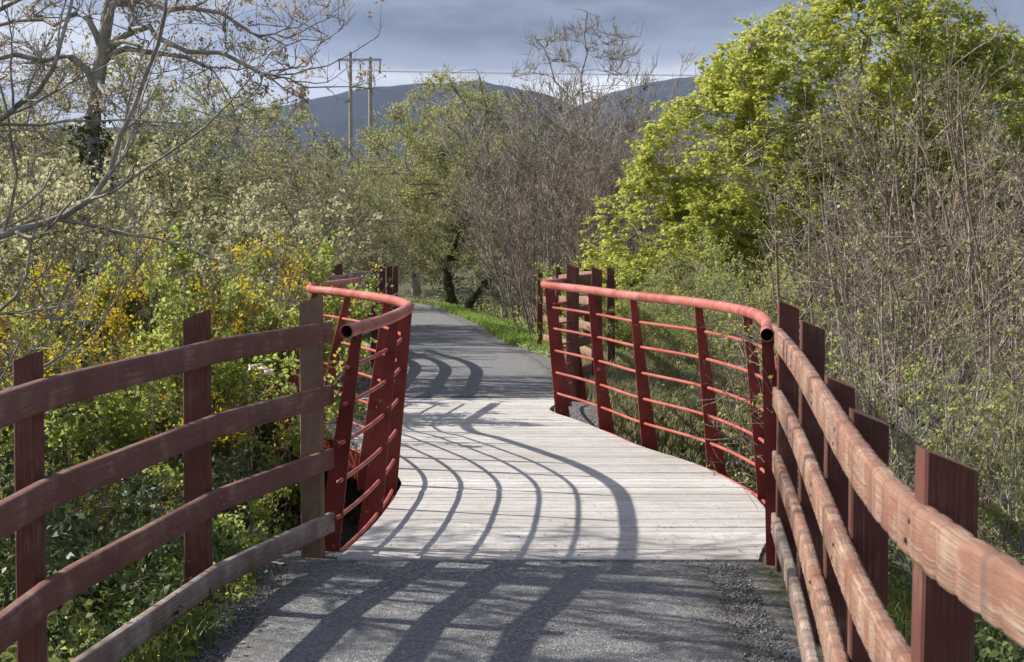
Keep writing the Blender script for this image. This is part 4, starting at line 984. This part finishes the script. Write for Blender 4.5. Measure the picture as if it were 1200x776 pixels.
def low_leaves(name, pts, size, mat, hh, label, cat, seed, **kw):
    rg = np.random.default_rng(seed); c = pts + np.stack([np.zeros(len(pts)), np.zeros(len(pts)), rg.uniform(0, 1, len(pts)) ** 1.5 * hh], 1)
    V, F, r = leaves(rg, c, size, **kw); o = mesh_obj(name, V, F, mat, rnd=r); tag(o, label, cat, kind='stuff'); return o
p = scatter(rg, 24000, -2.6, -.8, 4, 10, lambda x, y: (dside(x, y) > -.02 + .22 * clump(x, y, 1.3)) & (clump(x, y, .9) > .28))
low_leaves('weeds', p, .034, 'leaf_bright', .14, 'low leafy weeds along the left edge of the near path', 'weeds', 8, asp=.7, up=.8)
p = scatter(rg, 90000, -8, -1.4, 3, 21, lambda x, y: dside(x, y) > .5)
low_leaves('undergrowth', p, .05, 'leaf_bramble', .35, 'leafy undergrowth covering the left bank', 'undergrowth', 9, asp=.7, up=.5)
p = scatter(rg, 70000, 1.2, 9, 3, 24, lambda x, y: (dside(x, y) > .6) & ~((y > 17.5) & (x < 4.2)))
low_leaves('undergrowth', p, .045, 'leaf_bramble', .30, 'leafy undergrowth covering the right bank', 'undergrowth', 10, asp=.7, up=.5)
p = scatter(rg, 70000, -14, 14, 20, 60, lambda x, y: dside(x, y) > 1.5)
low_leaves('undergrowth', p, .09, 'leaf_olive', .5, 'undergrowth between the shrubs beyond the bridge', 'undergrowth', 12, asp=.7, up=.5)
p = scatter(rg, 9000, -3, 3, 3, 24, lambda x, y: (dside(x, y) > -.12) & (dside(x, y) < 1.0))
low_leaves('leaf_debris', p, .03, 'leaf_litter', .012, 'dry brown leaf litter along the path edges', 'leaf litter', 13, asp=.5, up=2.)
p = scatter(rg, 2600, .1, 2.0, 21, 34, lambda x, y: (dside(x, y) > .02) & (dside(x, y) < .75) & (clump(x, y) > .35))
low_leaves('daisies', p + np.array((0, 0, .05)), .03, 'petal_white', .03, 'tiny white flowers sprinkled along the right verge beyond the bridge', 'flowers', 14, asp=.9, up=2.)
def deck_bits():
    rg = np.random.default_rng(33); n = 260; y = 9.42 + rg.exponential(.9, n); y = np.clip(y, 9.42, 18.3); t = rg.uniform(0, 1, n) ** .8
    x = eL(y) * (1 - t) + eR(y) * t; pts = np.stack([x, y, np.full(n, .009)], 1)
    low_leaves('leaf_debris', pts, .022, 'leaf_litter', .003, 'scattered dry leaf scraps lying on the bridge deck', 'leaf litter', 34, asp=.5, up=4., fold=.05)
deck_bits()
# dry strands and loose twigs on the left bank near the litter
def gravel():
    rg = np.random.default_rng(15); n = 9000; y = rg.uniform(3, 9.35, n); side = rg.choice([-1, 1], n); d = rg.exponential(.16, n)
    x = pathx(y) + side * (halfw(y) + .12 - d); z = np.maximum(gz(x, y), pz(y) * 1. - .005) + .004
    s = rg.uniform(.003, .008, (n, 1)); b = np.array([(1, 0, 0), (0, 1, 0), (-1, 0, 0), (0, -1, 0), (0, 0, 1), (0, 0, -1)], float)
    V = np.stack([x, y, z], 1)[:, None] + b[None] * s[:, None] * rg.uniform(.6, 1.3, (n, 6, 1)); f = np.array([(0, 1, 4), (1, 2, 4), (2, 3, 4), (3, 0, 4), (1, 0, 5), (2, 1, 5), (3, 2, 5), (0, 3, 5)])
    F = (np.arange(n)[:, None, None] * 6 + f[None]).reshape(-1, 3); o = mesh_obj('gravel', V.reshape(-1, 3), F, 'stone_chip', rnd=np.repeat(rg.uniform(0, 1, n), 8)); tag(o, 'loose grey gravel chips along the near path edges', 'gravel', kind='stuff')
gravel()
# stream in the ditch
o = mesh_obj('water', [(-9, 12.4, -2.55), (9, 12.4, -2.45), (9, 14.9, -2.45), (-9, 14.9, -2.55)], [(0, 1, 2, 3)], 'stream_water'); tag(o, kind='structure')

# ------------------------------------------------------------ white flowers, litter, poles
def flower(X, Y, h, rot):
    root = empty('white_flower', (X, Y, float(gz(X, Y))), rot); P = np.array([[(0, 0, 0), (.01, 0, h * .5), (.0, .01, h)]], float)
    V, F = tubes(P, np.full((1, 3), .0018), 4); mesh_obj('stem', V, F, 'leaf_bright', root, rnd=np.full(len(F), .5))
    V, F = [], []
    for k in range(8):
        a = k * math.pi / 4; d = np.array((math.cos(a), math.sin(a) * .9, .25)); s = np.array((-math.sin(a), math.cos(a), 0)); b = np.array((0, .01, h)); q = len(V)
        V += [b, b + d * .014 + s * .007, b + d * .026, b + d * .014 - s * .007]; F.append((q, q + 1, q + 2, q + 3))
    mesh_obj('petals', V, F, 'petal_white', root, rnd=[.8] * 8)
    V, F, u = sweep(np.array([(0, .01, h - .002), (0, .01, h + .007)]), circ(.006, 8)); mesh_obj('flower_centre', V, F, 'flower_gorse', root, rnd=[.4] * len(F))
    return root
for i, (px, py) in enumerate([(335, 663), (324, 671), (331, 672)]):
    q = U(px, py, .10); f = flower(q.x, q.y, .16, i * 1.1)
    tag(f, ['single upright white flower, highest of three in the weeds by the left fence end', 'left white flower of the low pair in the weeds by the fence', 'right white flower of the low pair in the weeds by the fence'][i], 'flower', 'white flowers in the left weeds')
def litter():
    q = U(305, 433, -.25); rg = np.random.default_rng(3); q = Vector((xat(305, 15.2), 15.2, zat(433, 15.2))); n = 13; V, F = [], []
    for i in range(n):
        for j in range(n):
            u, v = i / (n - 1) - .5, j / (n - 1) - .5; w = 1 - .5 * abs(u)
            V.append((u * .22, v * .14 * w, .02 + .016 * math.sin(u * 9 + v * 5) + .012 * math.sin(v * 13 - u * 4) + rg.normal(0, .0035)))
    for i in range(n - 1):
        for j in range(n - 1): a = i * n + j; F.append((a, a + n, a + n + 1, a + 1))
    o = mesh_obj('plastic_scrap', V, F, 'plastic_scrap', None, True); o.location = (q.x, q.y, q.z - .02); o.rotation_euler = (R(30), R(10), R(-12))
    sm_ = o.modifiers.new('thickness', 'SOLIDIFY'); sm_.thickness = .002
    tag(o, 'crumpled pinkish-white scrap of plastic litter caught on the left bank', 'litter')
litter()
def pole_pair():
    Y = 118; x1, x2, zt = xat(412, Y), xat(435, Y), zat(63, Y); zg = float(gz(x1, Y)); root = empty('utility_pole', (x1, Y, zg))
    for x, top in ((x1, zt), (x2, zt - .35)):
        P = np.array([[(x - x1, 0, -.5), (x - x1, 0, (top - zg) * .5), (x - x1, 0, top - zg)]], float); V, F = tubes(P, np.array([[.17, .14, .115]]), 12); mesh_obj('post', V, F, 'pole_wood', root, True)
    V, F = box_v(-.85, 2.15, -.16, -.06, zt - zg - .62, zt - zg - .46); mesh_obj('crossarm', V, F, 'galvanised', root)
    for x in (-.75, .68, 2.05):
        P = np.array([(x, -.11, zt - zg - .62), (x, -.11, zt - zg - 1.25)]); V, F, u = sweep(np.array([(x, -.11, zt - zg - 1.15), (x + .001, -.11, zt - zg - .62)]) if 0 else np.array([(x, -.11 + .02 * q, zt - zg - .62 - .1 * q) for q in range(7)]), circ(.045, 8)); mesh_obj('insulator', V, F, 'insulator', root)
    for i, x in enumerate((-.75, .68, 2.05)):
        pts = [(x + t, .0 + .05 * t, zt - zg - 1.24 - 1.1 * (1 - (2 * t / 90 - 1) ** 2) * .25) for t in np.linspace(0, 90, 40)]
        V, F, u = sweep(np.array(pts) + np.array((0, i * .6, 0)), circ(.017, 5)); mesh_obj('wire', V, F, 'wire_metal', root)
    tag(root, 'twin wooden utility poles with crossarm and wires above the left trees', 'utility pole')
pole_pair()

# ------------------------------------------------------------ air
V, F = box_v(-5200, 5200, -80, 7200, -8, 900)
hz = mesh_obj('haze', V, F, 'soil'); hz.data.materials.clear(); tag(hz, kind='stuff')
m = bpy.data.materials.new('haze'); m.use_nodes = True; m.node_tree.nodes.clear()
o_ = m.node_tree.nodes.new('ShaderNodeOutputMaterial'); v_ = m.node_tree.nodes.new('ShaderNodeVolumePrincipled')
v_.inputs['Color'].default_value = (.55, .68, .98, 1); v_.inputs['Density'].default_value = 4.5e-5; v_.inputs['Anisotropy'].default_value = .2
m.node_tree.links.new(v_.outputs[0], o_.inputs['Volume']); hz.data.materials.append(m)
